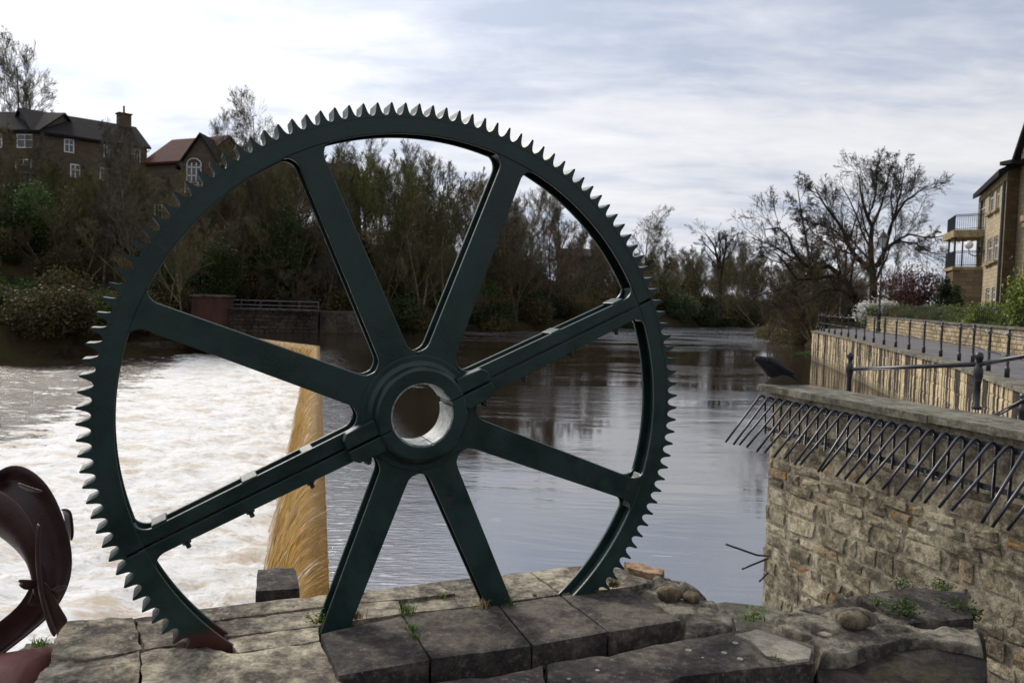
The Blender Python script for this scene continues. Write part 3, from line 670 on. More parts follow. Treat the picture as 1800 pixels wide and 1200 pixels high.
def spoke_outline(r0, r1, ins=0, side=0):
    rs = list(np.linspace(r0, .24, 9)) + list(np.linspace(.3, .84, 8)) + list(np.linspace(.858, .903, 10)) + [.925]
    rs = [r for r in rs if r <= r1]
    if rs[-1] < r1 and r1 < .84: rs.append(r1)
    hi = [(r, (sp_w(r) - ins)) for r in rs]; g = .0035
    if side == 0: return [(r, -w) for r, w in hi] + hi[::-1]
    if side > 0: return [(rs[0], g), (rs[-1], g)] + hi[::-1]
    return [(r, -w) for r, w in hi] + [(rs[-1], -g), (rs[0], -g)]
for k in range(8):
    ang = 59.3 + 45 * k; foot = k in (0, 1)
    split = k in (2, 6); rmax = .80 if foot else .925
    for side in ((1, -1) if split else (0,)):
        mb = MB(); mb.prism(spoke_outline(.15, rmax, 0, side), .002, .002 + TP); mb.prism(spoke_outline(.15, rmax, 0, side), D - TP - .002, D - .002)
        mb.prism(spoke_outline(.15, rmax, .019, side), .002 + TP, D - TP - .002)
        wpart(mb, 'spoke', rz=R(ang), bevel=.0025)
mb = MB(); ring(mb, .106, .192, -.002, D + .002, 0, 360, 64); wpart(mb, 'hub_disc', bevel=.003)
for a0, a1 in ((149.9, 328.6), (330.0, 508.5)):
    mb = MB(); vs = []; fs = []; n = 36
    prof = [(.106, -.001), (.106, -.050), (.146, -.050), (.154, -.042), (.158, -.012), (.168, -.004), (.175, -.001)]
    for i in range(n + 1):
        a = R(a0 + (a1 - a0) * i / n); vs += [(r * math.cos(a), r * math.sin(a), z) for r, z in prof]
    m = len(prof)
    fs = [(i * m + k, (i + 1) * m + k, (i + 1) * m + (k + 1) % m, i * m + (k + 1) % m) for i in range(n) for k in range(m)] + [tuple(range(m)), tuple(n * m + k for k in range(m))[::-1]]
    mb.add(vs, fs); wpart(mb, 'hub_collar', bevel=.002)
for a0, a1 in ((-20, 62), (64, 148), (152, 326)):
    mb = MB(); ring(mb, .0995, .1055, -.044, D + .001, a0, a1, 40); wpart(mb, 'bore_liner', 'liner')
for base_a in (-30.7, 149.3):
    for sg in (1, -1):
        mb = MB(); mb.prism([(.14, sg * .0035), (.262, sg * .0035), (.262, sg * .034), (.245, sg * .052), (.15, sg * .056)][::sg], -.040, .003); wpart(mb, 'clamp_lug', rz=R(base_a), bevel=.003)
        # bolts hold the two halves together along the joint
        if (sg > 0) != (base_a < 0): continue
        for q, r_ in enumerate((.215, .40, .60, .80)):
            mb = MB(); w = sp_w(r_) if r_ > .25 else .052
            hexp = [(.0135 * math.cos(R(60 * i)), .0135 * math.sin(R(60 * i))) for i in range(6)]
            zc = D / 2 if q else -.02
            o0 = -.026 if q else 0
            vs = [(r_ + a, sg * (w + o0 + (0 if j == 0 else .042 if q else .014)), zc + b) for j in (0, 1) for a, b in hexp]
            mb.add(vs, [(0, 1, 2, 3, 4, 5), (11, 10, 9, 8, 7, 6)] + [(i, (i + 1) % 6, 6 + (i + 1) % 6, 6 + i) for i in range(6)])
            vs = [(r_ + a * .55, sg * (w + o0 + (.01 if j == 0 else .056 if q else .022)), zc + b * .55) for j in (0, 1) for a, b in hexp]
            mb.add(vs, [(0, 1, 2, 3, 4, 5), (11, 10, 9, 8, 7, 6)] + [(i, (i + 1) % 6, 6 + (i + 1) % 6, 6 + i) for i in range(6)])
            wpart(mb, 'bolt', rz=R(base_a))
for a_, r_, l in ((-30.7, .83, .045), (149.3, .84, .045), (-30.7, .56, .04), (149.3, .56, .05), (149.3, .37, .04)):
    up = 1 if a_ > 0 else -1
    mb = MB(); mb.box((r_, up * (.036 + .002), D / 2), (l, .022, D - .006)); wpart(mb, 'joint_boss', rz=R(a_), bevel=.003)

# ------------------------------------------------------------------ maroon iron runner at the left edge
ir = thing('turbine_runner', 'dark maroon iron turbine runner with curved blades cut off by the left edge', 'turbine', at(60, 1150, z=1.9))
def sheet(outer, inner, y0, y1, name, bulge=.06, th=.012, mat='rust', y2=None):
    """curved plate between two edges (picture outlines), bulging away, real thickness"""
    n = len(outer); m = 6; top = []; 
    for i in range(n):
        f = i / (n - 1); A = at(*outer[i], y=y0 + (y1 - y0) * f); B = at(*inner[i], y=(y2 if y2 else y0 + .12) + (y1 - y0) * f)
        for j in range(m + 1):
            q = j / m; p = A.lerp(B, q); p.y += bulge * math.sin(math.pi * q); top.append(p - ir.location)
    V = np.array([tuple(p) for p in top]).reshape(n, m + 1, 3)
    mb = MB(); vs = [tuple(p) for p in top]; fs = [(i * (m + 1) + j, i * (m + 1) + j + 1, (i + 1) * (m + 1) + j + 1, (i + 1) * (m + 1) + j) for i in range(n - 1) for j in range(m)]
    mb.add(vs, fs); o = build(mb, name, M[mat], ir, True)
    md = o.modifiers.new('thick', 'SOLIDIFY'); md.thickness = th; md.offset = 0
    md = o.modifiers.new('sub', 'SUBSURF'); md.levels = 1; md.render_levels = 2
    return o
sheet([(-30, 850), (10, 815), (45, 818), (85, 850), (110, 905), (127, 965), (125, 1015), (108, 1055), (80, 1090), (30, 1130), (-30, 1175)],
      [(-30, 885), (-8, 868), (8, 872), (22, 892), (40, 915), (60, 960), (70, 1010), (72, 1050), (55, 1072), (15, 1105), (-30, 1135)], 3.0, 2.9, 'blade', .05, y2=3.03)
sheet([(-40, 848), (0, 860), (32, 882), (56, 914), (68, 955), (73, 1000), (74, 1045)], [(-40, 915), (-10, 935), (20, 955), (42, 978), (58, 1000), (68, 1022), (72, 1045)], 2.75, 2.8, 'blade', -.04, y2=2.82)
sheet([(80, 1020), (95, 1045), (108, 1070), (122, 1090)], [(78, 1030), (82, 1060), (90, 1090), (102, 1118)], 2.75, 2.9, 'blade', -.02, y2=2.78)
sheet([(-40, 1120), (0, 1092), (40, 1060), (60, 1015), (68, 985)], [(-40, 1165), (0, 1150), (50, 1105), (80, 1065), (80, 1020)], 2.85, 2.85, 'blade', .02, y2=2.9)
sheet([(72, 920), (68, 960), (72, 1020), (80, 1060), (92, 1095), (100, 1115)], [(68, 915), (66, 960), (69, 1020), (77, 1062), (88, 1098), (98, 1118)], 2.72, 2.74, 'shaft', -.012, .01, y2=2.76)
sheet([(30, 848), (55, 858), (78, 864)], [(32, 853), (55, 865), (70, 866)], 2.9, 2.9, 'fin', .0, .01, y2=2.95)
sheet([(106, 894), (125, 894), (127, 915), (129, 935), (126, 950)], [(112, 900), (114, 905), (116, 925), (120, 940), (124, 950)], 3.0, 3.0, 'fin', .0, .01, y2=3.05)
sheet([(30, 1020), (45, 1020), (65, 1021)], [(32, 1028), (46, 1038), (64, 1030)], 2.7, 2.75, 'fin', .01, .012, y2=2.75)
sheet([(88, 1038), (100, 1031), (118, 1028)], [(90, 1040), (102, 1049), (114, 1042)], 2.75, 2.8, 'fin', .01, .008, y2=2.8)
sheet([(47, 1065), (55, 1048), (62, 1025)], [(60, 1068), (72, 1060), (75, 1040)], 2.78, 2.8, 'fin', .01, .01, y2=2.82)
c = at(0, 1240, y=2.75) - ir.location
mb = MB(); A = at(-150, 1250, y=2.9) - ir.location; B = at(72, 1215, y=2.8) - ir.location
mb.tube([A, A.lerp(B, .5), B, B + (B - A).normalized() * .012], [.155, .155, .150, .120], 32); build(mb, 'drum', M['drum'], ir, True)

# ================================================================== the far side of the picture
def m_wall(name, c1, c2, mortar, scale, stain=0.0, axis=(1, 0, 0), bw=.5, bh=.25, bump=.5):
    """coursed stonework too far away to build stone by stone; brick coordinates run along the wall"""
    t = NT(name); d = t.n('ShaderNodeVectorMath', operation='DOT_PRODUCT'); t.L.new(t.geo.outputs['Position'], d.inputs[0]); d.inputs[1].default_value = axis
    s = t.n('ShaderNodeSeparateXYZ'); t.L.new(t.geo.outputs['Position'], s.inputs[0]); c = t.n('ShaderNodeCombineXYZ')
    t.L.new(d.outputs['Value'], c.inputs[0]); t.L.new(s.outputs[2], c.inputs[1])
    b = t.n('ShaderNodeTexBrick'); t.L.new(c.outputs[0], b.inputs['Vector'])
    for k, v in (('Color1', c1), ('Color2', c2), ('Mortar', mortar)): b.inputs[k].default_value = (*v, 1)
    b.inputs['Scale'].default_value = scale; b.inputs['Brick Width'].default_value = bw; b.inputs['Row Height'].default_value = bh
    b.inputs['Mortar Size'].default_value = .012; b.inputs['Bias'].default_value = -.1
    col = t.mix(t.step(t.noise(t.pos(), 1.2, 6, .65), .35, .7, 0, .5), b.outputs[0], tuple(x * .55 for x in c1))
    if stain: col = t.mix(t.math('MULTIPLY', t.step(t.noise(t.pos((1, 1, .2)), 1.6, 6, .6), .5, .62), stain), col, (.035, .028, .02))
    t.bump(t.math('ADD', b.outputs['Fac'], t.math('MULTIPLY', t.noise(t.pos(), 9, 5), -.6)), bump, -.02)
    return t.fin(col, .9, .2)
M['white'] = m_paint('white_window_paint', (.70, .70, .68), .5, bump=.05, var=.02)
t_ = NT('window_glass'); t_.b.inputs['Metallic'].default_value = 0; M['glass'] = t_.fin((.02, .024, .03), .08, .9)
M['slate'] = m_wall('slate_roof', (.018, .016, .017), (.028, .025, .027), (.008, .008, .009), 2, bw=.5, bh=.2, bump=.4)
M['redtile'] = m_wall('red_pantile_roof', (.075, .022, .018), (.10, .032, .024), (.05, .015, .012), 3, bw=.3, bh=.4, bump=.5)
M['sill'] = m_stone('dressed_sandstone', (.36, .28, .15), (.24, .19, .11), (.46, .37, .22), .7, bump=.3, var=.06)

# promenade, its river wall and the low garden wall ------------------------------------------------
PZ = 1.85
RW = [at(*p, z=PZ) for p in ((1429, 581.5), (1455, 586), (1480, 591.5), (1517, 600), (1555, 609.5), (1600, 620.5), (1655, 633.5), (1711, 652), (1795, 681))]
RW.append(RW[-1] + (RW[-1] - RW[-2]).normalized() * 5)
LW = [at(*p, z=PZ) for p in ((1524, 582), (1560, 586.5), (1600, 593), (1655, 603), (1720, 613), (1795, 625))]
LW.append(LW[-1] + (LW[-1] - LW[-2]).normalized() * 9)
t = NT('grey_path_paving'); a = t.noise(t.pos(), 1.2, 6, .6); b = t.noise(t.pos(), 40, 3)
t.bump(b, .3, .01); M['path'] = t.fin(t.ramp(a, [(.35, (.115, .108, .115)), (.65, (.165, .155, .160))]), .85, .3)
def resample(P, n):
    L_ = [0]; 
    for a, b in zip(P, P[1:]): L_.append(L_[-1] + (b - a).length)
    out = []
    for i in range(n):
        s = L_[-1] * i / (n - 1); k = 0
        while k < len(P) - 2 and L_[k + 1] < s: k += 1
        out.append(P[k].lerp(P[k + 1], (s - L_[k]) / max(1e-6, L_[k + 1] - L_[k])))
    return out, L_[-1]
farend = [at(1441, 578.5, z=PZ), at(1470, 578, z=PZ), at(1524, 579.5, z=PZ)]
mb = MB(); pts = [Vector((p.x + .12, p.y, PZ + .02)) for p in RW[::-1]] + [Vector((p.x, p.y, PZ + .02)) for p in farend] + [Vector((p.x + .15, p.y, PZ + .02)) for p in LW]
mb.add(pts, [tuple(range(len(pts)))]); me = mb.mesh('path', M['path'])
if me.polygons[0].normal.z < 0: me.flip_normals()
struct(link('path', me))

def m_streak():
    t = NT('streaked_yellow_stone'); p = t.pos(); v = t.pos((1, 1, .05))
    s = t.noise(v, 4.6, 1, .5, .1); s2 = t.noise(v, 13, 4, .6)
    sx = t.n('ShaderNodeSeparateXYZ'); t.L.new(p, sx.inputs[0])
    k = t.math('ADD', t.math('MULTIPLY', s, .84), t.math('MULTIPLY', s2, .16))
    yel = t.ramp(t.noise(p, 5, 5, .6), [(.35, (.36, .275, .15)), (.65, (.58, .475, .30))])
    dk = t.ramp(t.noise(p, 9, 5, .6), [(.35, (.022, .018, .017)), (.65, (.06, .05, .043))])
    c = t.mix(t.step(k, .505, .525), dk, yel)
    c = t.mix(t.step(sx.outputs[2], .0, .45, .75, 0), c, (.10, .085, .055))
    hv = t.n('ShaderNodeHueSaturation'); t.setin(hv.inputs['Color'], c); t.L.new(t.step(t.oi.outputs['Random'], 0, 1, .85, 1.15), hv.inputs['Value'])
    t.bump(t.math('ADD', k, t.math('MULTIPLY', t.noise(p, 20, 5), .4)), .7, .05)
    return t.fin(hv.outputs[0], .9, .2)
M['streak'] = m_streak()
rw = thing('retaining_wall', 'curved yellow stone river wall with dark vertical streaks below the promenade', 'wall', (RW[4].x, RW[4].y, 0))
P, LT = resample(RW, 60); mb = MB(); vs = []; fs = []
for i, p in enumerate(P):
    t_ = (P[min(i + 1, 59)] - P[max(i - 1, 0)]).normalized(); nn = Vector((-t_.y, t_.x, 0)); nn = nn if nn.x < 0 else -nn
    vs += [p + nn * .0 + Vector((0, 0, -PZ - 1.2)), p + nn * .0 + Vector((0, 0, -.02)), p - nn * .5 + Vector((0, 0, -.02)), p - nn * .5 + Vector((0, 0, -PZ - 1.2))]
for i in range(59): fs += [(i * 4 + k, i * 4 + k + 1, i * 4 + 5 + k, i * 4 + 4 + k) for k in range(3)]
mb.add([v - rw.location for v in vs], fs + [(0, 3, 2, 1)]); build(mb, 'wall_core', M['streak'], rw)
YST = stone_variants(M['streak'], 8, 11, .015)
cnt = 0; rr = random.Random(2)
for row, (z0, h) in enumerate(((-.12, .42), (.30, .40), (.70, .40), (1.10, .37), (1.47, .33))):
    s = rr.uniform(-.5, 0)
    while s < LT - .3:
        l = rr.uniform(.5, .9) * (1 if s > LT * .45 else 1.7); m = (s + l / 2) / LT * 59
        if 0 < m < 59 and cnt < 297:
            k = int(m); p = P[k].lerp(P[min(k + 1, 59)], m - k); t_ = (P[min(k + 1, 59)] - P[k]).normalized(); nn = Vector((-t_.y, t_.x, 0)); nn = nn if nn.x < 0 else -nn
            o = link('stone', rr.choice(YST), rw); c = p + nn * .02; c.z = z0 + h / 2; o.location = c - rw.location
            o.rotation_euler = (0, 0, math.atan2(nn.y, nn.x) + math.pi / 2); o.scale = (l - .005, .045, h - .005); cnt += 1
        s += l
CP, _ = resample(RW, 46)
for i in range(45):
    a, b = CP[i], CP[i + 1]; t_ = (b - a).normalized(); nn = Vector((-t_.y, t_.x, 0)); nn = nn if nn.x < 0 else -nn
    mb = MB(); A, B = a + t_ * .006, b - t_ * .006
    mb.hexa([q - rw.location for q in (A + nn * .12 + Vector((0, 0, -.07)), B + nn * .12 + Vector((0, 0, -.07)), B - nn * .38 + Vector((0, 0, -.07)), A - nn * .38 + Vector((0, 0, -.07)))],
            [q - rw.location for q in (A + nn * .12 + Vector((0, 0, .03)), B + nn * .12 + Vector((0, 0, .03)), B - nn * .38 + Vector((0, 0, .035)), A - nn * .38 + Vector((0, 0, .035)))])
    build(mb, 'coping_stone', M['cope'], rw)

rl = thing('riverside_railing', 'black iron railing with many slim ball-topped posts along the promenade above the river wall', 'railing', (RW[4].x, RW[4].y, PZ))
pmb = MB(); ball_post(pmb, 0, 0, 0, 1.13, .034, .95, 10); pmb.lathe([(.055, 0), (.055, .2), (.04, .26)], (0, 0, 0), 10); pm = pmb.mesh('post', M['black'], True)
PB = [(1439, 580.5), (1443.9, 581.5), (1448.5, 583), (1457.1, 585), (1467.3, 587.2), (1478.6, 589.8), (1490.8, 592.3), (1504.4, 595), (1519.2, 598.2), (1535.5, 602), (1553.6, 605.8), (1574.3, 610), (1597.4, 614.7), (1623.3, 620.5), (1653.3, 627), (1685.5, 634), (1709.5, 637.5), (1737, 652), (1769.7, 663.5), (1812, 678)]
PP = [at(a, b, z=PZ + .03) for a, b in PB]
for i, p in enumerate(PP):
    o = link('post', pm, rl, p - rl.location)
    if i:
        for h in (.50, .98):
            up = Vector((0, 0, h)); build(MB().tube([PP[i - 1] + up - rl.location, p + up - rl.location], .019, 7), 'rail', M['black'], rl, True)

lw = thing('garden_wall', 'low pale yellow coursed stone wall along the far side of the promenade', 'wall', (LW[3].x, LW[3].y, PZ))
LP, LL = resample(LW, 40); GST = stone_variants(m_stone('pale_yellow_stone', (.42, .33, .19), (.26, .20, .12), (.54, .45, .30), .8, lichen=.25, bump=.6, var=.22), 8, 21, .05)
mb = MB(); vs = []
for i, p in enumerate(LP):
    t_ = (LP[min(i + 1, 39)] - LP[max(i - 1, 0)]).normalized(); nn = Vector((-t_.y, t_.x, 0)); nn = nn if nn.x < 0 else -nn
    vs += [p + Vector((0, 0, -.1)), p + Vector((0, 0, .92)), p - nn * .3 + Vector((0, 0, .92)), p - nn * .3 + Vector((0, 0, -.1))]
mb.add([v - lw.location for v in vs], [(i * 4 + k, i * 4 + k + 1, i * 4 + 5 + k, i * 4 + 4 + k) for i in range(39) for k in range(3)] + [(0, 1, 2, 3)]); build(mb, 'wall_core', M['mortar'], lw)
cnt = 0
for row in range(5):
    s = rr.uniform(-.3, 0)
    while s < LL - .2:
        l = rr.uniform(.35, .7); m = (s + l / 2) / LL * 39
        if 0 < m < 39 and cnt < 298:
            k = int(m); p = LP[k].lerp(LP[min(k + 1, 39)], m - k); t_ = (LP[min(k + 1, 39)] - LP[k]).normalized(); nn = Vector((-t_.y, t_.x, 0)); nn = nn if nn.x < 0 else -nn
            o = link('stone', rr.choice(GST), lw); c = p + nn * .02; c.z = PZ + .0 + row * .185 + .0925; o.location = c - lw.location
            o.rotation_euler = (0, 0, math.atan2(nn.y, nn.x) + math.pi / 2); o.scale = (l - .012, .08, .172); cnt += 1
        s += l
for i in range(39):
    a, b = LP[i], LP[i + 1]; t_ = (b - a).normalized(); nn = Vector((-t_.y, t_.x, 0)); nn = nn if nn.x < 0 else -nn; A, B = a + t_ * .006, b - t_ * .006
    mb = MB(); z0, z1 = Vector((0, 0, .925)), Vector((0, 0, 1.0))
    mb.hexa([q - lw.location for q in (A + nn * .09 + z0, B + nn * .09 + z0, B - nn * .36 + z0, A - nn * .36 + z0)], [q - lw.location for q in (A + nn * .09 + z1, B + nn * .09 + z1, B - nn * .36 + z1, A - nn * .36 + z1)])
    build(mb, 'coping_stone', M['cope'], lw)

# black fence behind the garden wall
gf = thing('garden_fence', 'thin black iron fence behind the garden wall in front of the hedge', 'fence', (LW[3].x + .8, LW[3].y, PZ + .9))
bar = MB().tube([(0, 0, 0), (0, 0, .85)], .016, 4).mesh('bar', M['black'])
FP, _ = resample([Vector((p.x + .55, p.y + .1, PZ + .9)) for p in LW], 150)
for i, p in enumerate(FP): link('bar', bar, gf, p - gf.location)
for h in (.1, .78): build(MB().tube([p + Vector((0, 0, h)) - gf.location for p in FP[::5]], .014, 4), 'rail', M['black'], gf)

# lamp posts
def lamp(px_, py_, yy, h, label, name='street_lamp'):
    b = at(px_, py_, y=yy); t = thing(name, label, 'street lamp', b, group=None); k = h / 5.6
    build(MB().lathe([(.14, 0), (.14, .25), (.10, .35), (.10, 1.05), (.12, 1.1), (.06, 1.25), (.045, 2.5), (.06, 2.55), (.04, 2.7), (.035, 4.62), (.07, 4.66), (.05, 4.74), (.11, 4.82)], n=10), 'pole', M['black'], t, True)
    build(MB().tube([(-.3, 0, 4.5), (.3, 0, 4.5)], .018, 6), 'crossbar', M['black'], t)
    lg_ = NT('lantern_glass'); gm = lg_.fin((.35, .37, .40), .2, .6)
    build(MB().lathe([(.15, 4.80), (.27, 5.36)], n=6), 'lantern', gm, t)
    mb = MB()
    for q in range(6):
        a = R(60 * q); mb.tube([(.152 * math.cos(a), .152 * math.sin(a), 4.79), (.275 * math.cos(a), .275 * math.sin(a), 5.37)], .012, 4)
    build(mb, 'lantern_frame', M['black'], t)
    build(MB().lathe([(.34, 5.34), (.33, 5.38), (.20, 5.52), (.14, 5.62), (.06, 5.66), (.04, 5.78), (.001, 5.84)], n=8), 'lantern_cap', M['black'], t, True)
    t.scale = (k, k, k); return t
lamp(1543.5, 586.5, 50.4, 6.2, 'black Victorian style street lamp with a pale lantern on the promenade')
tp_ = thing('tall_pole', 'slim pale grey pole standing by itself left of the street lamp, among bare trees', 'pole', at(1476, 560, y=66))
build(MB().tube([(0, 0, 0), (0, 0, 3.6)], [.07, .05], 8), 'pole', M['sill'], tp_); build(MB().box((0, 0, 3.62), (.22, .22, .08)), 'cap', M['white'], tp_)

# apartment houses on the right ---------------------------------------------------------------------
AX_A, AX_B = at(1713, 540, y=58.5), at(1757, 540, y=48.3)
def flat_building():
    A = Vector((AX_A.x, AX_A.y, 0)); B = Vector((AX_B.x, AX_B.y, 0)); u = (B - A); Lb = u.length; u.normalize(); n = Vector((u.y, -u.x, 0)); n = n if n.x < 0 else -n
    b = thing('apartment_building', 'pale yellow sandstone apartment building with stone balcony and white windows behind the promenade', 'building', A + Vector((0, 0, PZ)))
    L0 = b.location; mw = m_wall('yellow_ashlar', (.52, .43, .29), (.38, .31, .20), (.17, .14, .10), 1, axis=tuple(u), bw=.55, bh=.24); md = m_wall('shaded_ashlar', (.22, .16, .09), (.12, .09, .06), (.07, .06, .045), 1, axis=(1, 0, 0), bw=.6, bh=.27)  # second ashlar is a darker copy with the shade of camera-facing walls painted in
    H = (at(1713, 348, y=58.5).z, at(1757, 308, y=48.3).z); Z1 = (H[0] + H[1]) / 2
    def wall_with_holes(O, u, n, L, z0, z1, holes, mat, name='wall', depth=.25):
        ss = sorted({0, L, *[h[0] for h in holes], *[h[1] for h in holes]}); zs = sorted({z0, z1, *[h[2] for h in holes], *[h[3] for h in holes]}); mb = MB()
        for a, c in zip(ss, ss[1:]):
            for p, q in zip(zs, zs[1:]):
                m1, m2 = (a + c) / 2, (p + q) / 2
                if any(h[0] < m1 < h[1] and h[2] < m2 < h[3] for h in holes): continue
                P_ = [O + u * s_ + Vector((0, 0, z_)) - L0 for s_, z_ in ((a, p), (c, p), (c, q), (a, q))]; mb.add(P_, [(0, 1, 2, 3)])
        for h in holes:
            P_ = [O + u * s_ + Vector((0, 0, z_)) - L0 for s_, z_ in ((h[0], h[2]), (h[1], h[2]), (h[1], h[3]), (h[0], h[3]))]; Q_ = [p - n * depth for p in P_]
            mb.add(P_ + Q_, [(i, (i + 1) % 4, 4 + (i + 1) % 4, 4 + i) for i in range(4)])
        build(mb, name, mat, b)
    def window(O, u, n, a, c, z0, z1, bars=1, deep=.12):
        C = O + u * ((a + c) / 2) - n * deep; C.z = (z0 + z1) / 2; ax = (u, n, Vector((0, 0, 1)))
        f = thing_child('window', b); w, h = c - a, z1 - z0
        mb = MB(); 
        for sx in (-1, 1): mb.box(C + u * (sx * (w / 2 - .045)) - L0, (.09, .08, h), ax)
        for sz in (-1, 1): mb.box(C + Vector((0, 0, sz * (h / 2 - .045))) - L0, (w - .18, .078, .09), ax)
        for q in range(bars): mb.box(C + u * (w * ((q + 1) / (bars + 1) - .5)) - L0, (.06, .07, h - .18), ax)
        mb.box(C + Vector((0, 0, h * .12)) - L0, (w - .18, .066, .05), ax)
        build(mb, 'frame', M['white'], f); build(MB().box(C - n * .03 - L0, (w - .1, .02, h - .1), ax), 'pane', M['glass'], f)
        c2 = C + n * (deep + .06); c2.z = z0 - .09; build(MB().box(c2 - L0, (w + .3, .3, .16), ax), 'sill', M['sill'], f)
    def thing_child(name, par):
        o = bpy.data.objects.new(name, None); COL.objects.link(o); o.parent = par; o.empty_display_size = .1; return o
    def sz(px_, py_): # s along wall, z
        d = RT * ((px_ - 900) / F) - UP * ((py_ - 600) / F) + FW; q = (A - Vector((0, 0, EZ)))
        # intersect with the wall plane
        t_ = (n.dot(A) - 0) / (n.dot(Vector((d.x, d.y, 0)))); p = d * t_; return (Vector((p.x, p.y, 0)) - A).dot(u), EZ + p.z
    wins = []
    for x0, x1, y0, y1 in ((1721, 1729, 347, 404), (1740, 1746, 334, 371), (1752, 1756.5, 326, 365), (1736, 1743, 422, 461), (1747, 1753, 417, 456), (1733, 1739, 507, 530), (1744, 1748.5, 505, 528), (1718, 1724, 432, 470)):
        s0, z1 = sz(x0, y0); s1, z0 = sz(x1, y1); wins.append((s0, s1, z0, z1))
    fl = sorted(wins)
    wall_with_holes(A, u, n, Lb, 0, Z1, [(a, c, z0, z1) for a, c, z0, z1 in wins], mw)
    for a, c, z0, z1 in wins: window(A, u, n, a, c, z0, z1, 0 if c - a < 1 else 1)
    # far end wall and the return wall facing the camera, its shade put into the colour
    wall_with_holes(A + Vector((8, 4, 0)), Vector((-8, -4, 0)).normalized(), -u, 8.94, 0, Z1, [], mw)
    ret = Vector((1, .18, 0)).normalized(); rn = Vector((.18, -1, 0)).normalized(); Z2 = at(1762, 290, y=48.3).z
    B2 = at(1778, 540, y=48.7); B2 = Vector((B2.x, B2.y, 0)); L2 = (B2 - B).length + .2
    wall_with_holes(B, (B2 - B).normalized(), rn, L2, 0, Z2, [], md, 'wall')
    # roof of the low part with a dark overhanging edge
    e0, e1 = Vector((0, 0, Z1)), Vector((0, 0, Z1 + 2.8))
    mb = MB(); back = -n * 5
    mb.hexa([A - u * .5 + n * .45 + e0 - L0, B + n * .45 + e0 - L0, B + back + e1 - L0, A - u * .5 + back + e1 - L0], [A - u * .5 + n * .45 + e0 + Vector((0, 0, .35)) - L0, B + n * .45 + e0 + Vector((0, 0, .35)) - L0, B + back + e1 + Vector((0, 0, .3)) - L0, A - u * .5 + back + e1 + Vector((0, 0, .3)) - L0])
    build(mb, 'roof', M['slate'], b)
    q = .4; dmm = MB().box((0, 0, 0), (.16, .16, .22), (u, n, Vector((0, 0, 1)))).mesh('dentil', M['sill'])
    while q < Lb: link('dentil', dmm, b, A + u * q + n * .08 + Vector((0, 0, Z1 - .2)) - L0); q += .55
    
    mb = MB(); c = B + ret * (L2 / 2 - .1) - rn * -.2; c.z = Z2 + .1; mb.box(c - L0, (L2 + .5, .9, .22), (ret, rn, Vector((0, 0, 1)))); build(mb, 'parapet_roof', M['slate'], b)
    dp = B + n * .1 - u * .25; build(MB().tube([dp - L0 + Vector((0, 0, 1.9)), dp - L0 + Vector((0, 0, Z1 - .1))], .09, 8), 'drainpipe', M['black'], b)
    # stone balcony: terrace block, upper slab, posts and railings
    yb = 58.0; X0, X1 = at(1677, 468, y=yb), at(1729, 471, y=56.5)
    def wx(px_, y): return at(px_, 500, y=y).x
    xn, xf, xb = wx(1674, 57), wx(1661, 60.5), wx(1730, 55.4); zt = at(1700, 469, y=57).z
    md2 = M['sill']
    blk = MB().hexa([Vector(v) - L0 for v in ((xn, 57, 0), (xb, 55.4, 0), (xb + 1.5, 60, 0), (xf, 60.5, 0))], [Vector(v) - L0 for v in ((xn, 57, zt - .25), (xb, 55.4, zt - .25), (xb + 1.5, 60, zt - .25), (xf, 60.5, zt - .25))])
    build(blk, 'terrace', md, b)
    def slab(z, h, name, g=.15):
        mb = MB().hexa([Vector(v) - L0 for v in ((xn - g, 57 - g, z), (xb + 1, 55.4 - g, z), (xb + 1.5, 60, z), (xf - g, 60.7, z))], [Vector(v) - L0 for v in ((xn - g, 57 - g, z + h), (xb + 1, 55.4 - g, z + h), (xb + 1.5, 60, z + h), (xf - g, 60.7, z + h))]); build(mb, name, M['sill'], b)
    slab(zt - .24, .22, 'terrace_slab'); zu = at(1700, 418, y=57).z; slab(zu, .5, 'balcony_slab', .25)
    ca, cb, cc = Vector((xn - .05, 56.95, 0)), Vector((xb - .05, 55.35, 0)), Vector((xf - .05, 60.5, 0))
    for zz in (zt, zu + .5):
        mb = MB()
        for P_, Q_ in ((ca, cb), (ca, cc)):
            k = int((Q_ - P_).length / .13)
            for i in range(k + 1): p = P_.lerp(Q_, i / k); mb.tube([p + Vector((0, 0, zz)) - L0, p + Vector((0, 0, zz + 1.05)) - L0], .014, 4)
            for hh in (.08, .95, 1.05): mb.tube([P_ + Vector((0, 0, zz + hh)) - L0, Q_ + Vector((0, 0, zz + hh)) - L0], .022, 4)
        o = build(mb, 'balustrade', M['black'], b)
    for P_ in (ca + Vector((.1, .1, 0)), cc.lerp(ca, .35), cb - Vector((.3, 0, 0))): build(MB().tube([P_ + Vector((0, 0, zt)) - L0, P_ + Vector((0, 0, zu)) - L0], .07, 8), 'balcony_post', M['black'], b)
    return b, A, B, B2, u, n
FB = flat_building()
wl = thing('wall_lamp', 'white globe wall lamp on a curved black bracket beside the drainpipe', 'lamp', at(1727, 437, y=53.5))
build(MB().tube([(-.9, 0, -.03), (-.85, 0, -.35), (-.5, 0, -.5), (-.1, 0, -.42), (.15, 0, -.1)], .035, 6), 'bracket', M['black'], wl, True); wl.scale = (1, 1, 1)
sph = MB().lathe([(.001, -.27)] + [(.27 * math.sin(R(a)), -.27 * math.cos(R(a))) for a in range(20, 180, 20)] + [(.001, .27)], (-.9, 0, .22), 16)
tg = NT('opal_globe'); build(sph, 'globe', tg.fin((.8, .8, .78), .3, .5), wl, True)
tl = thing('terrace_lamp', 'small black post lamp standing on the lower terrace of the apartment building', 'lamp', at(1690, 468, y=57.8))
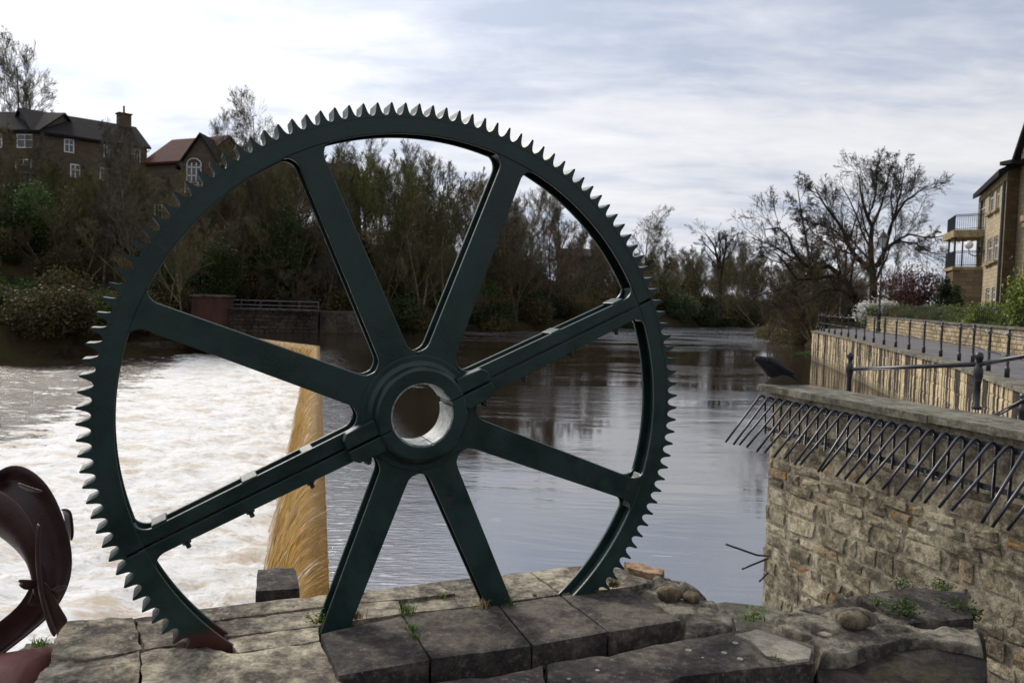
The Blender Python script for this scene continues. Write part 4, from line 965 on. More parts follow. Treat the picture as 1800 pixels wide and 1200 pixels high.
build(MB().lathe([(.07, 0), (.06, .1), (.05, 2.1), (.22, 2.2), (.22, 2.28), (.001, 2.34)], n=8), 'post', M['black'], tl, True)

def near_building():
    A = Vector((FB[3].x + .0, FB[3].y - .05, 0)); A = Vector((at(1779, 540, y=48.6).x, 48.6, 0)); u = Vector((-.40, -.92, 0)).normalized(); n = Vector((u.y, -u.x, 0)); n = n if n.x < 0 else -n
    u = Vector((-.20, -.98, 0)).normalized(); n = Vector((-.98, .20, 0)); Lb = 12
    b = thing('gabled_apartment_building', 'taller gabled sandstone building with dark recessed balconies at the right edge', 'building', A + Vector((0, 0, PZ))); L0 = b.location
    mw = m_wall('gable_ashlar', (.48, .40, .27), (.33, .27, .18), (.16, .13, .10), 1, axis=tuple(u), bw=.5, bh=.25)
    mb = MB(); Z = Vector((0, 0, 1)); ze = at(1779, 272, y=48.6).z; zp = ze + 7.5
    # openings: dark recesses between pale lintels
    op = [(1.3, 5.5, at(1795, 375, y=46.5).z, at(1795, 292, y=46.5).z), (1.3, 5.5, at(1792, 480, y=46.5).z, at(1792, 396, y=46.5).z), (1.3, 5.5, at(1792, 516, y=46.5).z - 2, at(1792, 499, y=46.5).z)]
    ss = [0, 1.3, 5.5, Lb]; zs = sorted({0, ze, *[o[2] for o in op], *[o[3] for o in op]})
    for a, c in zip(ss, ss[1:]):
        for p, q in zip(zs, zs[1:]):
            if any(o[0] < (a + c) / 2 < o[1] and o[2] < (p + q) / 2 < o[3] for o in op): continue
            mb.add([A + u * s_ + Z * z_ - L0 for s_, z_ in ((a, p), (c, p), (c, q), (a, q))], [(0, 1, 2, 3)])
    mb.add([A + Z * ze - L0, A + u * Lb + Z * ze - L0, A + u * (Lb / 2) + Z * zp - L0], [(0, 1, 2)])
    mb.add([A - L0, A - n * 8 - L0, A - n * 8 + Z * ze - L0, A + Z * ze - L0], [(0, 1, 2, 3)])
    build(mb, 'wall', mw, b)
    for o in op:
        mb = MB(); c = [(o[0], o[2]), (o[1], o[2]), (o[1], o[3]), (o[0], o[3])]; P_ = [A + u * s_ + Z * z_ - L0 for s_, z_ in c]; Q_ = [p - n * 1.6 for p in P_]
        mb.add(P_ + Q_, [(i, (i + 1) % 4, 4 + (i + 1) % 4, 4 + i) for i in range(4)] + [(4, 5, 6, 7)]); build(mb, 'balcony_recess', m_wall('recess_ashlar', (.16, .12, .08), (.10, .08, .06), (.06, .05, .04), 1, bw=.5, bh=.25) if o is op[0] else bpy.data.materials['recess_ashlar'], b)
        build(MB().box(A + u * 3.4 + n * .04 + Z * (o[3] + .25) - L0, (4.9, .16, .5), (u, n, Z)), 'lintel', M['sill'], b)
        build(MB().box(A + u * 3.4 + n * .08 + Z * (o[2] - .18) - L0, (4.9, .3, .34), (u, n, Z)), 'floor_edge', M['sill'], b)
        mb = MB()
        for i in range(30): p = A + u * (1.4 + 4 * i / 29) - n * .1 + Z * o[2] - L0; mb.tube([p, p + Z * 1.05], .016, 4)
        mb.tube([A + u * 1.35 - n * .1 + Z * (o[2] + 1.07) - L0, A + u * 5.45 - n * .1 + Z * (o[2] + 1.07) - L0], .03, 4); build(mb, 'balustrade', M['black'], b)
    mb = MB(); a, m_, c = A + Z * ze, A + u * (Lb / 2) + Z * zp, A + u * Lb + Z * ze; g = n * .35; k = -n * 9; up = Z * .3
    a = a - u * .4 - Z * .45
    for P_, Q_ in ((a, m_), (m_, c)): mb.hexa([P_ + g - L0, Q_ + g - L0, Q_ + k - L0, P_ + k - L0], [P_ + g + up - L0, Q_ + g + up - L0, Q_ + k + up - L0, P_ + k + up - L0])
    build(mb, 'roof', M['slate'], b)
near_building()

# buildings on the left hill ---------------------------------------------------------------------------
def hill_house(name, label, p0, p1, zb, ze, depth, zr, wall, roof, wins=(), gable_at=None, chimney=None, hip0=False, cat='building'):
    """p0,p1 ground line of the facing wall (far to near); roof ridge parallel to it"""
    p0, p1 = Vector((p0.x, p0.y, 0)), Vector((p1.x, p1.y, 0)); u = (p1 - p0); L_ = u.length; u.normalize(); n = Vector((u.y, -u.x, 0)); n = n if n.y < 0 else -n
    b = thing(name, label, cat, p0 + Vector((0, 0, zb))); L0 = b.location; Z = Vector((0, 0, 1)); q0, q1 = p0 - n * depth, p1 - n * depth; m0, m1 = p0 - n * depth / 2, p1 - n * depth / 2
    mb = MB(); mb.add([p0 + Z * zb, p1 + Z * zb, p1 + Z * ze, p0 + Z * ze, q0 + Z * zb, q1 + Z * zb, q1 + Z * ze, q0 + Z * ze, m0 + Z * zr, m1 + Z * zr], [(0, 1, 2, 3), (4, 7, 6, 5), (0, 3, 8, 7, 4), (1, 5, 6, 9, 2)])
    mb.v = [tuple(Vector(v) - L0) for v in mb.v]; build(mb, 'wall', wall, b)
    mb = MB(); up = Z * .25; o = n * .5 - Z * .35; o2 = -n * .5 - Z * .35; e = u * .35
    for P_, Q_, oo in ((p0, m0, o), (q0, m0, o2)):
        P1 = p1 if P_ is p0 else q1
        A_, B_, C_, D_ = P_ + Z * ze + oo - e, P1 + Z * ze + oo + e, m1 + Z * zr + e, m0 + Z * zr - e
        mb.hexa([v - L0 for v in (A_, B_, C_, D_)], [v + up - L0 for v in (A_, B_, C_, D_)])
    rf = build(mb, 'roof', roof, b)
    if chimney is not None:
        c = m0.lerp(m1, chimney); mbc = MB().box(c + Z * (zr + .6) - L0, (1.5, 1.1, 2.0), (u, n, Z)).box(c + Z * (zr + 1.65) - L0, (1.75, 1.35, .16), (u, n, Z)); ch = build(mbc, 'chimney', wall, rf); 
        build(MB().lathe([(.16, 0), (.13, .9), (.17, 1.0)], c + Z * (zr + 1.7) - L0, 8), 'chimney_pot', M['sill'], b)
    for s, z, w, h, bars in wins:
        C = p0 + u * s + n * .04 + Z * (zb + z); ax = (u, n, Z); f = bpy.data.objects.new('window', None); COL.objects.link(f); f.parent = b
        mb = MB()
        for sx in (-1, 1): mb.box(C + u * (sx * (w / 2)) - L0, (.12, .12, h), ax)
        for sz in (-1, 1): mb.box(C + Z * (sz * (h / 2)) - L0, (w + .12, .118, .12), ax)
        for k in range(bars): mb.box(C + u * (w * ((k + 1) / (bars + 1) - .5)) - L0, (.09, .11, h), ax)
        mb.box(C + Z * (h * .1) - L0, (w, .10, .08), ax); build(mb, 'frame', M['white'], f); build(MB().box(C - n * .01 - L0, (w, .06, h), ax), 'pane', M['glass'], f)
    return b
brk = m_wall('brown_stonework', (.135, .105, .072), (.09, .07, .05), (.10, .08, .06), 1, axis=(.6, .8, 0), bw=.6, bh=.25); brk2 = m_wall('red_brickwork', (.15, .055, .04), (.11, .045, .035), (.10, .07, .06), 2, axis=(.6, .8, 0), bw=.5, bh=.17)
pfar, pn, pw_ = at(258, 360, y=106), at(58, 360, y=96.5), at(-80, 360, y=97.5)
ze_, zbs = 21.5, 7.0
def wrow(L_, s0, step):
    out = []; q = s0
    while q < L_ - 1.2:
        for z in (13.2, 10.3, 7.5, 4.6): out.append((q + random.uniform(-.5, .5), z, random.choice((1.0, 1.5, 1.9)), 1.5, random.choice((1, 2))))
        q += step
    return out
hill_house('terraced_apartment_block', 'long brown stone apartment block with a dark slate roof and chimney on the left hill', pfar, pn, zbs, ze_, 9, 24.4, brk, M['slate'], wrow((pn - pfar).length, 1.6, 3.6), chimney=.09)
hill_house('apartment_wing', 'left wing of the brown stone apartment block, cut by the left picture edge', pn + Vector((.6, .2, 0)), pw_, zbs, ze_ + .05, 9, 24.3, brk, M['slate'], wrow(9, 1.8, 3.4))
g0, g1 = at(262, 380, y=112), at(385, 380, y=103)
hill_house('red_roofed_house', 'stone house with a red pantile roof beside the long block on the left hill', at(352, 380, y=100), at(255, 380, y=104), 9, at(300, 283, y=102).z, 9, at(352, 240, y=104).z, brk, M['redtile'], [(3, 4, 1.2, 1.6, 1), (7, 4, 1.2, 1.6, 1)])
gb = at(352, 380, y=99.5); gc = at(408, 380, y=99.5)
b = thing('gabled_house', 'brown gabled house end with tall arched white window on the left hill', 'building', Vector((gb.x, gb.y, 10)))
zc_, zp_ = at(352, 290, y=99).z, at(353, 238, y=99).z; X0, X1, XM = at(318, 290, y=99).x, at(384, 290, y=99).x, at(353, 240, y=99).x
MBx = MB(); out = [(X0, 9), (X1, 9), (X1, zc_), (XM, zp_), (X0, zc_)]
MBx.add([Vector((x, 99, z)) - b.location for x, z in out] + [Vector((x, 108, z)) - b.location for x, z in out], [(0, 1, 2, 3, 4), (9, 8, 7, 6, 5)] + [(i, 5 + i, 5 + (i + 1) % 5, (i + 1) % 5) for i in range(5)]); build(MBx, 'wall', brk, b)
mb = MB(); 
for xa_, za_, xb_, zb_ in ((X0 - .5, zc_ - .6, XM, zp_), (XM, zp_, X1 + .5, zc_ - .6)):
    mb.hexa([Vector(v) - b.location for v in ((xa_, 98.6, za_), (xb_, 98.6, zb_), (xb_, 108.2, zb_), (xa_, 108.2, za_))], [Vector(v) - b.location + Vector((0, 0, .3)) for v in ((xa_, 98.6, za_), (xb_, 98.6, zb_), (xb_, 108.2, zb_), (xa_, 108.2, za_))])
build(mb, 'roof', M['slate'], b)
wv = bpy.data.objects.new('window', None); COL.objects.link(wv); wv.parent = b; mb = MB(); pc = at(341, 303, y=98.9) - b.location
for dx in (-.85, -.28, .28, .85): mb.box(pc + Vector((dx, 0, -.2)), (.10, .12, 2.7 if abs(dx) < .5 else 2.3))
for dz in (-1.5, -.4, .6): mb.box(pc + Vector((0, -.01, dz)), (1.8, .1, .1))
mb.tube([pc + Vector((.87 * math.cos(R(a)), 0, .9 + .75 * math.sin(R(a)))) for a in range(0, 181, 20)], .06, 5)
build(mb, 'frame', M['white'], wv); build(MB().box(pc + Vector((0, .05, -.3)), (1.7, .06, 2.5)), 'pane', M['glass'], wv)
wv2 = bpy.data.objects.new('window', None); COL.objects.link(wv2); wv2.parent = b; pc = at(337, 330, y=98.9) - b.location
mb = MB(); [mb.box(pc + Vector((dx, 0, 0)), (.1, .12, 1.3)) for dx in (-.8, 0, .8)]; mb.box(pc + Vector((0, 0, .65)), (1.7, .11, .1)); build(mb, 'frame', M['white'], wv2); build(MB().box(pc + Vector((0, .05, 0)), (1.6, .06, 1.2)), 'pane', M['glass'], wv2)
hill_house('brick_house', 'small red brick house with white windows seen through the wheel, upper left', at(440, 390, y=95), at(386, 390, y=97), 7, at(400, 288, y=96).z, 8, at(410, 270, y=100).z, brk2, M['slate'], [(.9, 3.2, 1.1, 1.8, 1), (3.2, 3.0, 1.2, 2.2, 1), (.9, .6, 1.1, 1.5, 1), (3.2, .4, 1.2, 1.5, 1)])
hill_house('hilltop_house', 'dark stone house with a steep slate gable seen behind the upper left wheel spoke', at(612, 360, y=108), at(560, 360, y=108), 12, at(600, 328, y=108).z, 8, at(590, 290, y=112).z, brk, M['slate'], [(2, 2, 1, 1.4, 1)])
hs = hill_house('distant_flat_building', 'distant brown building with a small blue panel seen through the wheel, upper right', at(1062, 480, y=135), at(985, 480, y=135), 2, at(1030, 449, y=135).z, 12, at(1030, 440, y=141).z, m_wall('tan_render', (.20, .15, .09), (.16, .12, .07), (.12, .09, .06), 1, bw=.6, bh=.3), M['slate'], [(1.2, 5.0, .9, 1.8, 0), (5.5, 5.0, .9, 1.2, 0), (3.4, 2.4, .9, 1.8, 0)])
bl = NT('blue_panel'); p = at(1027, 461, y=134.8) - hs.location; build(MB().box(p, (1.1, .1, .5)), 'panel', bl.fin((.03, .12, .2), .5), hs)

# stone wall, block and handrail at the far end of the weir
fw = thing('far_bank_wall', 'dark mossy stone wall at the far end of the weir on the left bank', 'wall', at(480, 583, z=0))
FWM = m_stone('dark_bank_stone', (.070, .052, .042), (.035, .028, .022), (.12, .095, .075), .35, lichen=.2, bump=1, moss=.6, var=.3)
mb = MB(); a, c = at(398, 583, y=67.5), at(556, 583, y=69); za = at(470, 545, y=68).z
mb.hexa([Vector((a.x, 67.5, -2)) - fw.location, Vector((c.x, 69, -2)) - fw.location, Vector((c.x, 73, -2)) - fw.location, Vector((a.x, 72, -2)) - fw.location], [Vector((a.x, 67.5, za)) - fw.location, Vector((c.x, 69, za)) - fw.location, Vector((c.x, 73, za)) - fw.location, Vector((a.x, 72, za)) - fw.location]); build(mb, 'wall_core', FWM, fw)
FST = stone_variants(FWM, 6, 31, .08)
masonry(fw, Vector((a.x, 67.42, 0)), Vector((c.x - a.x, 1.5, 0)), Vector((1.5, -(c.x - a.x), 0)), (c.x - a.x), -.1, za, (.28, .36), (.5, .95), FST, gap=.03, depth=.25, proud=.06, seed=8)
a2, c2 = at(556, 590, y=68.4), at(640, 590, y=70); z2 = at(600, 549, y=69).z
build(MB().hexa([Vector(v) - fw.location for v in ((a2.x, 69.6, -1), (c2.x, 70.5, -1), (c2.x, 74, -1), (a2.x, 74, -1))], [Vector(v) - fw.location for v in ((a2.x, 69.6, z2), (c2.x, 70.5, z2), (c2.x, 74, z2), (a2.x, 74, z2))]), 'lower_wall', FWM, fw)
build(MB().box(Vector(((a.x + c.x) / 2, 68.1, za + .06)) - fw.location, (c.x - a.x + .3, 1.7, .14)), 'coping_stone', M['slab'], fw)
bb = thing('brick_pier', 'dark reddish brick pier standing left of the far bank wall', 'pier', at(376, 600, y=66)); zt_ = at(376, 522, y=66).z
build(MB().box(Vector((at(372, 600, y=67).x, 67.2, zt_ / 2 - 1)) - bb.location, (2.5, 2.6, zt_ + 2)), 'pier', m_wall('dark_red_brick', (.10, .04, .032), (.07, .032, .028), (.06, .05, .045), 2, bw=.5, bh=.17, stain=.6), bb)
build(MB().box(Vector((at(372, 600, y=67).x, 67.2, zt_ + .08)) - bb.location, (2.8, 2.9, .16)), 'cap', M['slab'], bb)
hr = thing('far_handrail', 'thin grey metal handrail on top of the far bank wall', 'railing', at(480, 545, y=69)); zr_ = at(480, 529, y=69).z
xs_ = [at(x, 540, y=69).x for x in (392, 424, 458, 492, 526, 560)]
for x in xs_: build(MB().tube([Vector((x, 69, za)) - hr.location, Vector((x, 69, zr_)) - hr.location], .035, 5), 'post', M['bolt'], hr)
for z in (zr_, (zr_ + za) / 2): build(MB().tube([Vector((xs_[0], 69, z)) - hr.location, Vector((xs_[-1], 69, z)) - hr.location], .03, 5), 'rail', M['bolt'], hr)
qs = thing('quay_ledge', 'low dark stone ledge with grass top along the far left water edge', 'ledge', at(180, 630, z=-1.7))
mb = MB(); A_ = [at(-60, 640, z=-1.75), at(150, 631, z=-1.75), at(345, 620, z=-1.75), at(345, 620, z=-1.75) + Vector((1.2, 3, 0))]
for p_, q_ in zip(A_, A_[1:]):
    d_ = Vector((-(q_ - p_).y, (q_ - p_).x, 0)).normalized(); d_ = d_ if d_.y > 0 else -d_
    mb.hexa([v - qs.location for v in (p_ + d_ * .0, q_ + d_ * .0, q_ + d_ * 2.5, p_ + d_ * 2.5)], [v + Vector((0, 0, 1.0)) - qs.location for v in (p_ + d_ * .25, q_ + d_ * .25, q_ + d_ * 2.5, p_ + d_ * 2.5)])
build(mb, 'ledge', FWM, qs)

# ================================================================== vegetation
def tubes_np(P, Rr, S):
    """P [B,K,3], Rr [B,K] -> vertices, quads of B tubes with S sides"""
    B, K, _ = P.shape; T = np.gradient(P, axis=1); T /= np.linalg.norm(T, axis=2, keepdims=True) + 1e-9
    ref = np.where(np.abs(T[..., 2:3]) < .9, np.array([0, 0, 1.]), np.array([1., 0, 0])); A = np.cross(T, ref); A /= np.linalg.norm(A, axis=2, keepdims=True) + 1e-9; Bn = np.cross(T, A)
    ph = 2 * np.pi * np.arange(S) / S
    V = P[:, :, None] + Rr[:, :, None, None] * (A[:, :, None] * np.cos(ph)[None, None, :, None] + Bn[:, :, None] * np.sin(ph)[None, None, :, None])
    b, k, q = np.meshgrid(np.arange(B), np.arange(K - 1), np.arange(S), indexing='ij'); o = b * K * S + k * S
    Q = np.stack([o + q, o + (q + 1) % S, o + S + (q + 1) % S, o + S + q], -1).reshape(-1, 4); return V.reshape(-1, 3), Q
def grow(P, Rr, L, n, ratio, ang, K, r, wig=.12, trop=.05, tmin=.25, rr_=.6, droop=0.0):
    B = len(P); t = np.clip((np.arange(n)[None] + r.random((B, n))) / n * (1 - tmin) + tmin, 0, .999); k0 = P.shape[1] - 1; f = t * k0; i = f.astype(int); w = (f - i)[..., None]
    bi = np.arange(B)[:, None]; p = P[bi, i] * (1 - w) + P[bi, i + 1] * w; tan = P[bi, i + 1] - P[bi, i]; tan /= np.linalg.norm(tan, axis=2, keepdims=True) + 1e-9
    rad = (Rr[bi, i] * (1 - w[..., 0]) + Rr[bi, i + 1] * w[..., 0]) * rr_
    rnd = r.normal(size=tan.shape); perp = rnd - tan * (rnd * tan).sum(2, keepdims=True); perp /= np.linalg.norm(perp, axis=2, keepdims=True) + 1e-9
    a = R(ang) * r.uniform(.6, 1.25, t.shape)[..., None]; d = tan * np.cos(a) + perp * np.sin(a)
    ln = (L[:, None] * ratio * (1.15 - .65 * t) * r.uniform(.6, 1.15, t.shape)).reshape(-1); d = d.reshape(-1, 3); p = p.reshape(-1, 3); rad = rad.reshape(-1)
    out = [p]; st = ln / (K - 1)
    for k in range(K - 1):
        d = d + r.normal(size=d.shape) * wig; d[:, 2] += trop - droop * k; d /= np.linalg.norm(d, axis=1, keepdims=True) + 1e-9; p = p + d * st[:, None]; out.append(p)
    return np.stack(out, 1), rad[:, None] * np.linspace(1, .35, K)[None], ln
def tree_mesh(seed, H, mat, levels, base=None, r0=.2, rmin=.013, lean=0, forks=1, wig0=.06, sides=(7, 5, 4, 3, 3, 3)):
    """returns trunk mesh, crown mesh (unit metres, base at origin)"""
    r = np.random.default_rng(seed)
    if base is None:
        Ps = []
        for f in range(forks):
            K = 9; d = np.array([r.normal() * .12 * forks, r.normal() * .12 * forks, 1.]); p = np.zeros(3); o = [p]
            for k in range(K - 1): d = d + r.normal(size=3) * wig0; d[2] = max(d[2], .5); d[0] += lean; d /= np.linalg.norm(d); p = p + d * H / (K - 1); o.append(p)
            Ps.append(o)
        P = np.array(Ps); Rr = r0 * (np.linspace(1, .12, 9) ** .9)[None] * np.ones((forks, 1)); L = np.full(forks, H)
        lv = [(P, Rr)]; cur = (P, Rr, L)
    else:
        P = np.array([b[0] for b in base]); Rr = np.array([b[1] for b in base]); L = np.linalg.norm(np.diff(P, axis=1), axis=2).sum(1); lv = [(P, Rr)]; cur = (P, Rr, L)
    for kw in levels:
        a = grow(*cur, r=r, **kw); rr2 = np.maximum(a[1], rmin); lv.append((a[0], rr2)); cur = (a[0], a[1], a[2])
    V, Q = tubes_np(lv[0][0], np.maximum(lv[0][1], rmin), sides[0]); trunk = mesh_np('trunk', V, Q, mat, True)
    Vs, Qs, o = [], [], 0
    for i, (P, Rr) in enumerate(lv[1:]):
        v, q = tubes_np(P, Rr, sides[i + 1]); Vs.append(v); Qs.append(q + o); o += len(v)
    return trunk, mesh_np('crown', np.concatenate(Vs), np.concatenate(Qs), mat)
def leaf_np(C, size, r, up=.3):
    n = len(C); a = r.normal(size=(n, 3)); a[:, 2] *= .6; a /= np.linalg.norm(a, axis=1, keepdims=True); b = np.cross(a, r.normal(size=(n, 3))); b /= np.linalg.norm(b, axis=1, keepdims=True)
    s = (size * r.uniform(.6, 1.3, n))[:, None]; V = np.stack([C - a * s, C - b * s * .45 - a * s * .1, C + a * s, C + b * s * .45 - a * s * .1], 1)
    return V.reshape(-1, 3), np.arange(4 * n).reshape(-1, 4)
def clumps(r, n, k, rad, ext, size, zlo=0.0, shape=None):
    """n clumps inside an ellipsoid ext (x,y,z half sizes, z from 0), k leaves each"""
    c = r.normal(size=(n, 3)); c /= np.linalg.norm(c, axis=1, keepdims=True); c *= r.uniform(.35, 1, (n, 1)) ** .5; c *= np.array(ext); c[:, 2] = c[:, 2] + ext[2] + zlo
    if shape is not None: c = shape(c, r)
    C = (c[:, None] + r.normal(size=(n, k, 3)) * (rad * r.uniform(.5, 1.2, (n, 1, 1)))).reshape(-1, 3); C[:, 2] = np.maximum(C[:, 2], .02)
    return leaf_np(C, size, r)
M['bark'] = m_bark('brown_winter_bark', (0.0900, 0.0756, 0.0418), (0.1728, 0.1476, 0.0828)); M['bark_grey'] = m_bark('grey_winter_bark', (.075, .066, .050), (.14, .125, .095))
M['bark_red'] = m_bark('reddish_twigs', (0.0936, 0.0662, 0.0490), (0.1584, 0.1152, 0.0828)); M['bark_green'] = m_bark('mossy_bark', (0.0684, 0.0720, 0.0274), (0.1512, 0.1584, 0.0612))
M['bark_dark'] = m_bark('dark_wet_bark', (.028, .023, .019), (.06, .05, .042))
M['ivy'] = m_leaf('ivy_leaves', (0.0225, 0.0488, 0.0105), (0.0975, 0.1500, 0.0300), (0.0488, 0.0900, 0.0188)); M['ever'] = m_leaf('dark_evergreen_leaves', (0.0150, 0.0300, 0.0105), (0.0562, 0.0825, 0.0263))
M['brush'] = m_leaf('brown_brush_leaves', (0.0504, 0.0403, 0.0173), (0.1440, 0.1188, 0.0432), (0.0936, 0.0720, 0.0288)); M['olive'] = m_leaf('olive_spring_leaves', (0.0576, 0.0648, 0.0144), (0.1728, 0.1872, 0.0432), (0.1008, 0.1080, 0.0252))
M['hedge'] = m_leaf('hedge_leaves', (.035, .06, .014), (.30, .33, .08), (.12, .16, .03), .35, .45); M['hedge_red'] = m_leaf('red_tipped_leaves', (.07, .08, .02), (.32, .14, .05), (.17, .16, .045), .3, .45)
M['plum'] = m_leaf('plum_blossom_leaves', (.06, .022, .022), (.17, .09, .08), (.10, .042, .042)); M['whitefl'] = m_leaf('white_blossom', (.55, .54, .50), (.85, .84, .80), None, .3)
M['yew'] = m_leaf('dark_conifer_leaves', (.008, .022, .008), (.02, .05, .014)); M['grass'] = m_leaf('fresh_weed_leaves', (.05, .10, .015), (.20, .30, .05), (.10, .18, .03), .4, .5)
M['dry'] = m_leaf('dry_grass', (.20, .15, .07), (.38, .30, .16))
LV = [dict(n=14, ratio=.44, ang=36, K=7, wig=.07, trop=.13, tmin=.18, rr_=.5), dict(n=8, ratio=.60, ang=30, K=5, wig=.08, trop=.12, tmin=.15, rr_=.5), dict(n=5, ratio=.72, ang=30, K=4, wig=.08, trop=.10, tmin=.15, rr_=.5),
      dict(n=4, ratio=.80, ang=28, K=3, wig=.09, trop=.08, tmin=.1, rr_=.6), dict(n=2, ratio=.80, ang=26, K=3, wig=.10, trop=.07, tmin=.1, rr_=.7)]
PROTO = {}
for i, (mt, H, fk) in enumerate((('bark', 12, 1), ('bark_green', 11, 2), ('bark_grey', 13, 1), ('bark_red', 9, 3), ('bark', 10, 3))):
    lv = [dict(l) for l in LV]
    if fk > 1: lv[0]['n'] = 7
    if fk == 3: lv[0]['n'] = 6; lv[0]['tmin'] = .1
    PROTO[i] = (tree_mesh(50 + i, H, M[mt], lv, r0=.15 / fk ** .5, rmin=.008, forks=fk), H)
PROTO['round'] = (tree_mesh(88, 12, M['bark'], [dict(LV[0], n=13, ratio=.52, ang=52, trop=.05, tmin=.28), dict(LV[1], trop=.04, ang=36), dict(LV[2], trop=.03, ang=36), dict(LV[3], trop=.02), dict(LV[4], n=3)], r0=.2, rmin=.008), 12)
def tree(x, y, h, proto, label, group=None, name='bare_tree', z=None, rz=None, cat='tree', wide=1.0):
    (tm, cm), H = PROTO[proto]; zz = float(ground_h([x], [y])[0][0]) - .2 if z is None else z; t = thing(name, label, cat, (x, y, zz), group, random.uniform(0, 6.28) if rz is None else rz); k = h / H
    link('trunk', tm, t); link('crown', cm, t); t.scale = (k * wide, k * wide, k); return t
def lab16(*p):
    o = p[0]
    for q in p[1:]:
        if len((o + q).split()) <= 16: o += q
    return o
def where(px_, y):
    v = ('at the left edge below the dark slate roof' if px_ < 90 else 'below the middle of the long apartment block' if px_ < 200 else 'between the block chimney and the wheel rim' if px_ < 300 else 'behind the upper left rim of the wheel' if px_ < 400
         else 'in the upper left wheel opening' if px_ < 520 else 'behind the upper left spoke' if px_ < 610 else 'in the top wheel opening, left half' if px_ < 720 else 'in the top wheel opening, right half' if px_ < 850
         else 'behind the upper right spoke' if px_ < 920 else 'in the upper right wheel opening' if px_ < 1020 else 'behind the right rim of the wheel' if px_ < 1120 else 'right of the wheel rim' if px_ < 1230 else 'near the umbrella-shaped tree')
    return v
# leafy prototypes
def leafy(seed, fn, mat, name='foliage'):
    r = np.random.default_rng(seed); V, Q = fn(r); return mesh_np(name, V, Q, M[mat])
def col(c, r):  # narrow ivy column with ragged outline
    c[:, 0] *= .55 + .45 * np.sin(c[:, 2] * 1.3 + 1) ** 2; return c
PROTO['ivy'] = [leafy(1, lambda r: clumps(r, 130, 45, .38, (1.5, 1.5, 4.6), .13, .2, col), 'ivy'), leafy(2, lambda r: clumps(r, 150, 45, .42, (2.3, 2.0, 3.6), .13, .4, col), 'ivy')]
PROTO['bush'] = [leafy(3, lambda r: clumps(r, 110, 40, .35, (2.2, 2.0, 1.5), .12), 'brush'), leafy(4, lambda r: clumps(r, 110, 40, .35, (2.2, 2.0, 1.4), .12), 'ever'), leafy(5, lambda r: clumps(r, 90, 40, .40, (2.0, 2.0, 1.6), .11), 'olive'), leafy(6, lambda r: clumps(r, 110, 40, .35, (2.2, 2.0, 1.5), .12), 'ivy')]
st_m = tree_mesh(77, 3.0, M['bark_dark'], [dict(n=5, ratio=.5, ang=35, K=4, tmin=.1)], r0=.06, forks=3)[0]
def leafy_thing(name, label, cat, mesh, x, y, s, group=None, z=None, sz=1.0, stem='stem', sh=.8):
    zz = float(ground_h([x], [y])[0][0]) - .15 if z is None else z; t = thing(name, label, cat, (x, y, zz), group, random.uniform(0, 6.28)); link('foliage', mesh, t); so_ = link(stem, st_m, t); so_.scale = (1, 1, sh); t.scale = (s, s, s * sz); return t
def gx(px_, y): return at(px_, 520, y=y).x
# wooded left bank: outline of the tree tops against the sky, from the photograph
OUT = np.array([(-80, 215), (0, 235), (120, 262), (250, 300), (330, 330), (400, 255), (520, 262), (600, 285), (680, 272), (820, 288), (850, 335), (880, 330), (935, 305), (990, 320), (1050, 425), (1120, 455)], float)
random.seed(11)
placed = []
def wood(n, dlo, dhi, xs0, xs1, protos, label, group, hmax, frac=(.8, 1.0)):
    k = 0; tries = 0
    while k < n and tries < n * 30:
        tries += 1; pxx = random.uniform(xs0, xs1); y = random.uniform(dlo, dhi); x = gx(pxx, y); zz, d = ground_h([x], [y]); zz = float(zz[0])
        if d[0] < 1.5: continue
        if 55 < y < 75 and 340 < pxx < 640: continue
        if any((x - a) ** 2 + (y - b) ** 2 < 2.5 for a, b in placed): continue
        top = at(pxx, np.interp(pxx, OUT[:, 0], OUT[:, 1]) + random.uniform(0, 22), y=y).z; h = min(hmax * random.uniform(.75, 1.1), (top - zz) * random.uniform(*frac))
        if h < 2.2: continue
        placed.append((x, y)); tree(x, y, h, random.choice(protos), lab16(label, ' ' + where(pxx, y), ', rear' if y > (dlo + dhi) / 2 else ', front', ', shorter' if h < hmax * .66 else ', mid height' if h < hmax * .88 else ', tall'), group, wide=random.uniform(.85, 1.15) * (1.25 if h < 6 else 1)); k += 1
wood(62, 76, 106, 395, 870, (0, 1, 2, 4, 4), 'bare winter tree of the dense wood', 'bare trees in the wood behind the wheel', 13, (.88, 1.0))
wood(34, 64, 92, -40, 420, (0, 1, 1, 3, 4), 'bare tree on the steep bank', 'bare trees below the long apartment block', 9.5, (.55, .95))
wood(22, 84, 116, 850, 1110, (3, 3, 2, 4), 'reddish bare tree', 'reddish bare trees right of the wheel hub', 13, (.85, 1.0))
wood(8, 68, 80, -30, 330, (0, 2, 2), 'tall thin bare tree veiling the brown apartment block', 'tall thin trees in front of the apartment block', 14, (1.0, 1.22))
wood(26, 72, 95, 420, 900, (3, 4, 0), 'low twiggy tree by the water', 'low twiggy trees along the left bank', 6.5, (.5, .9))
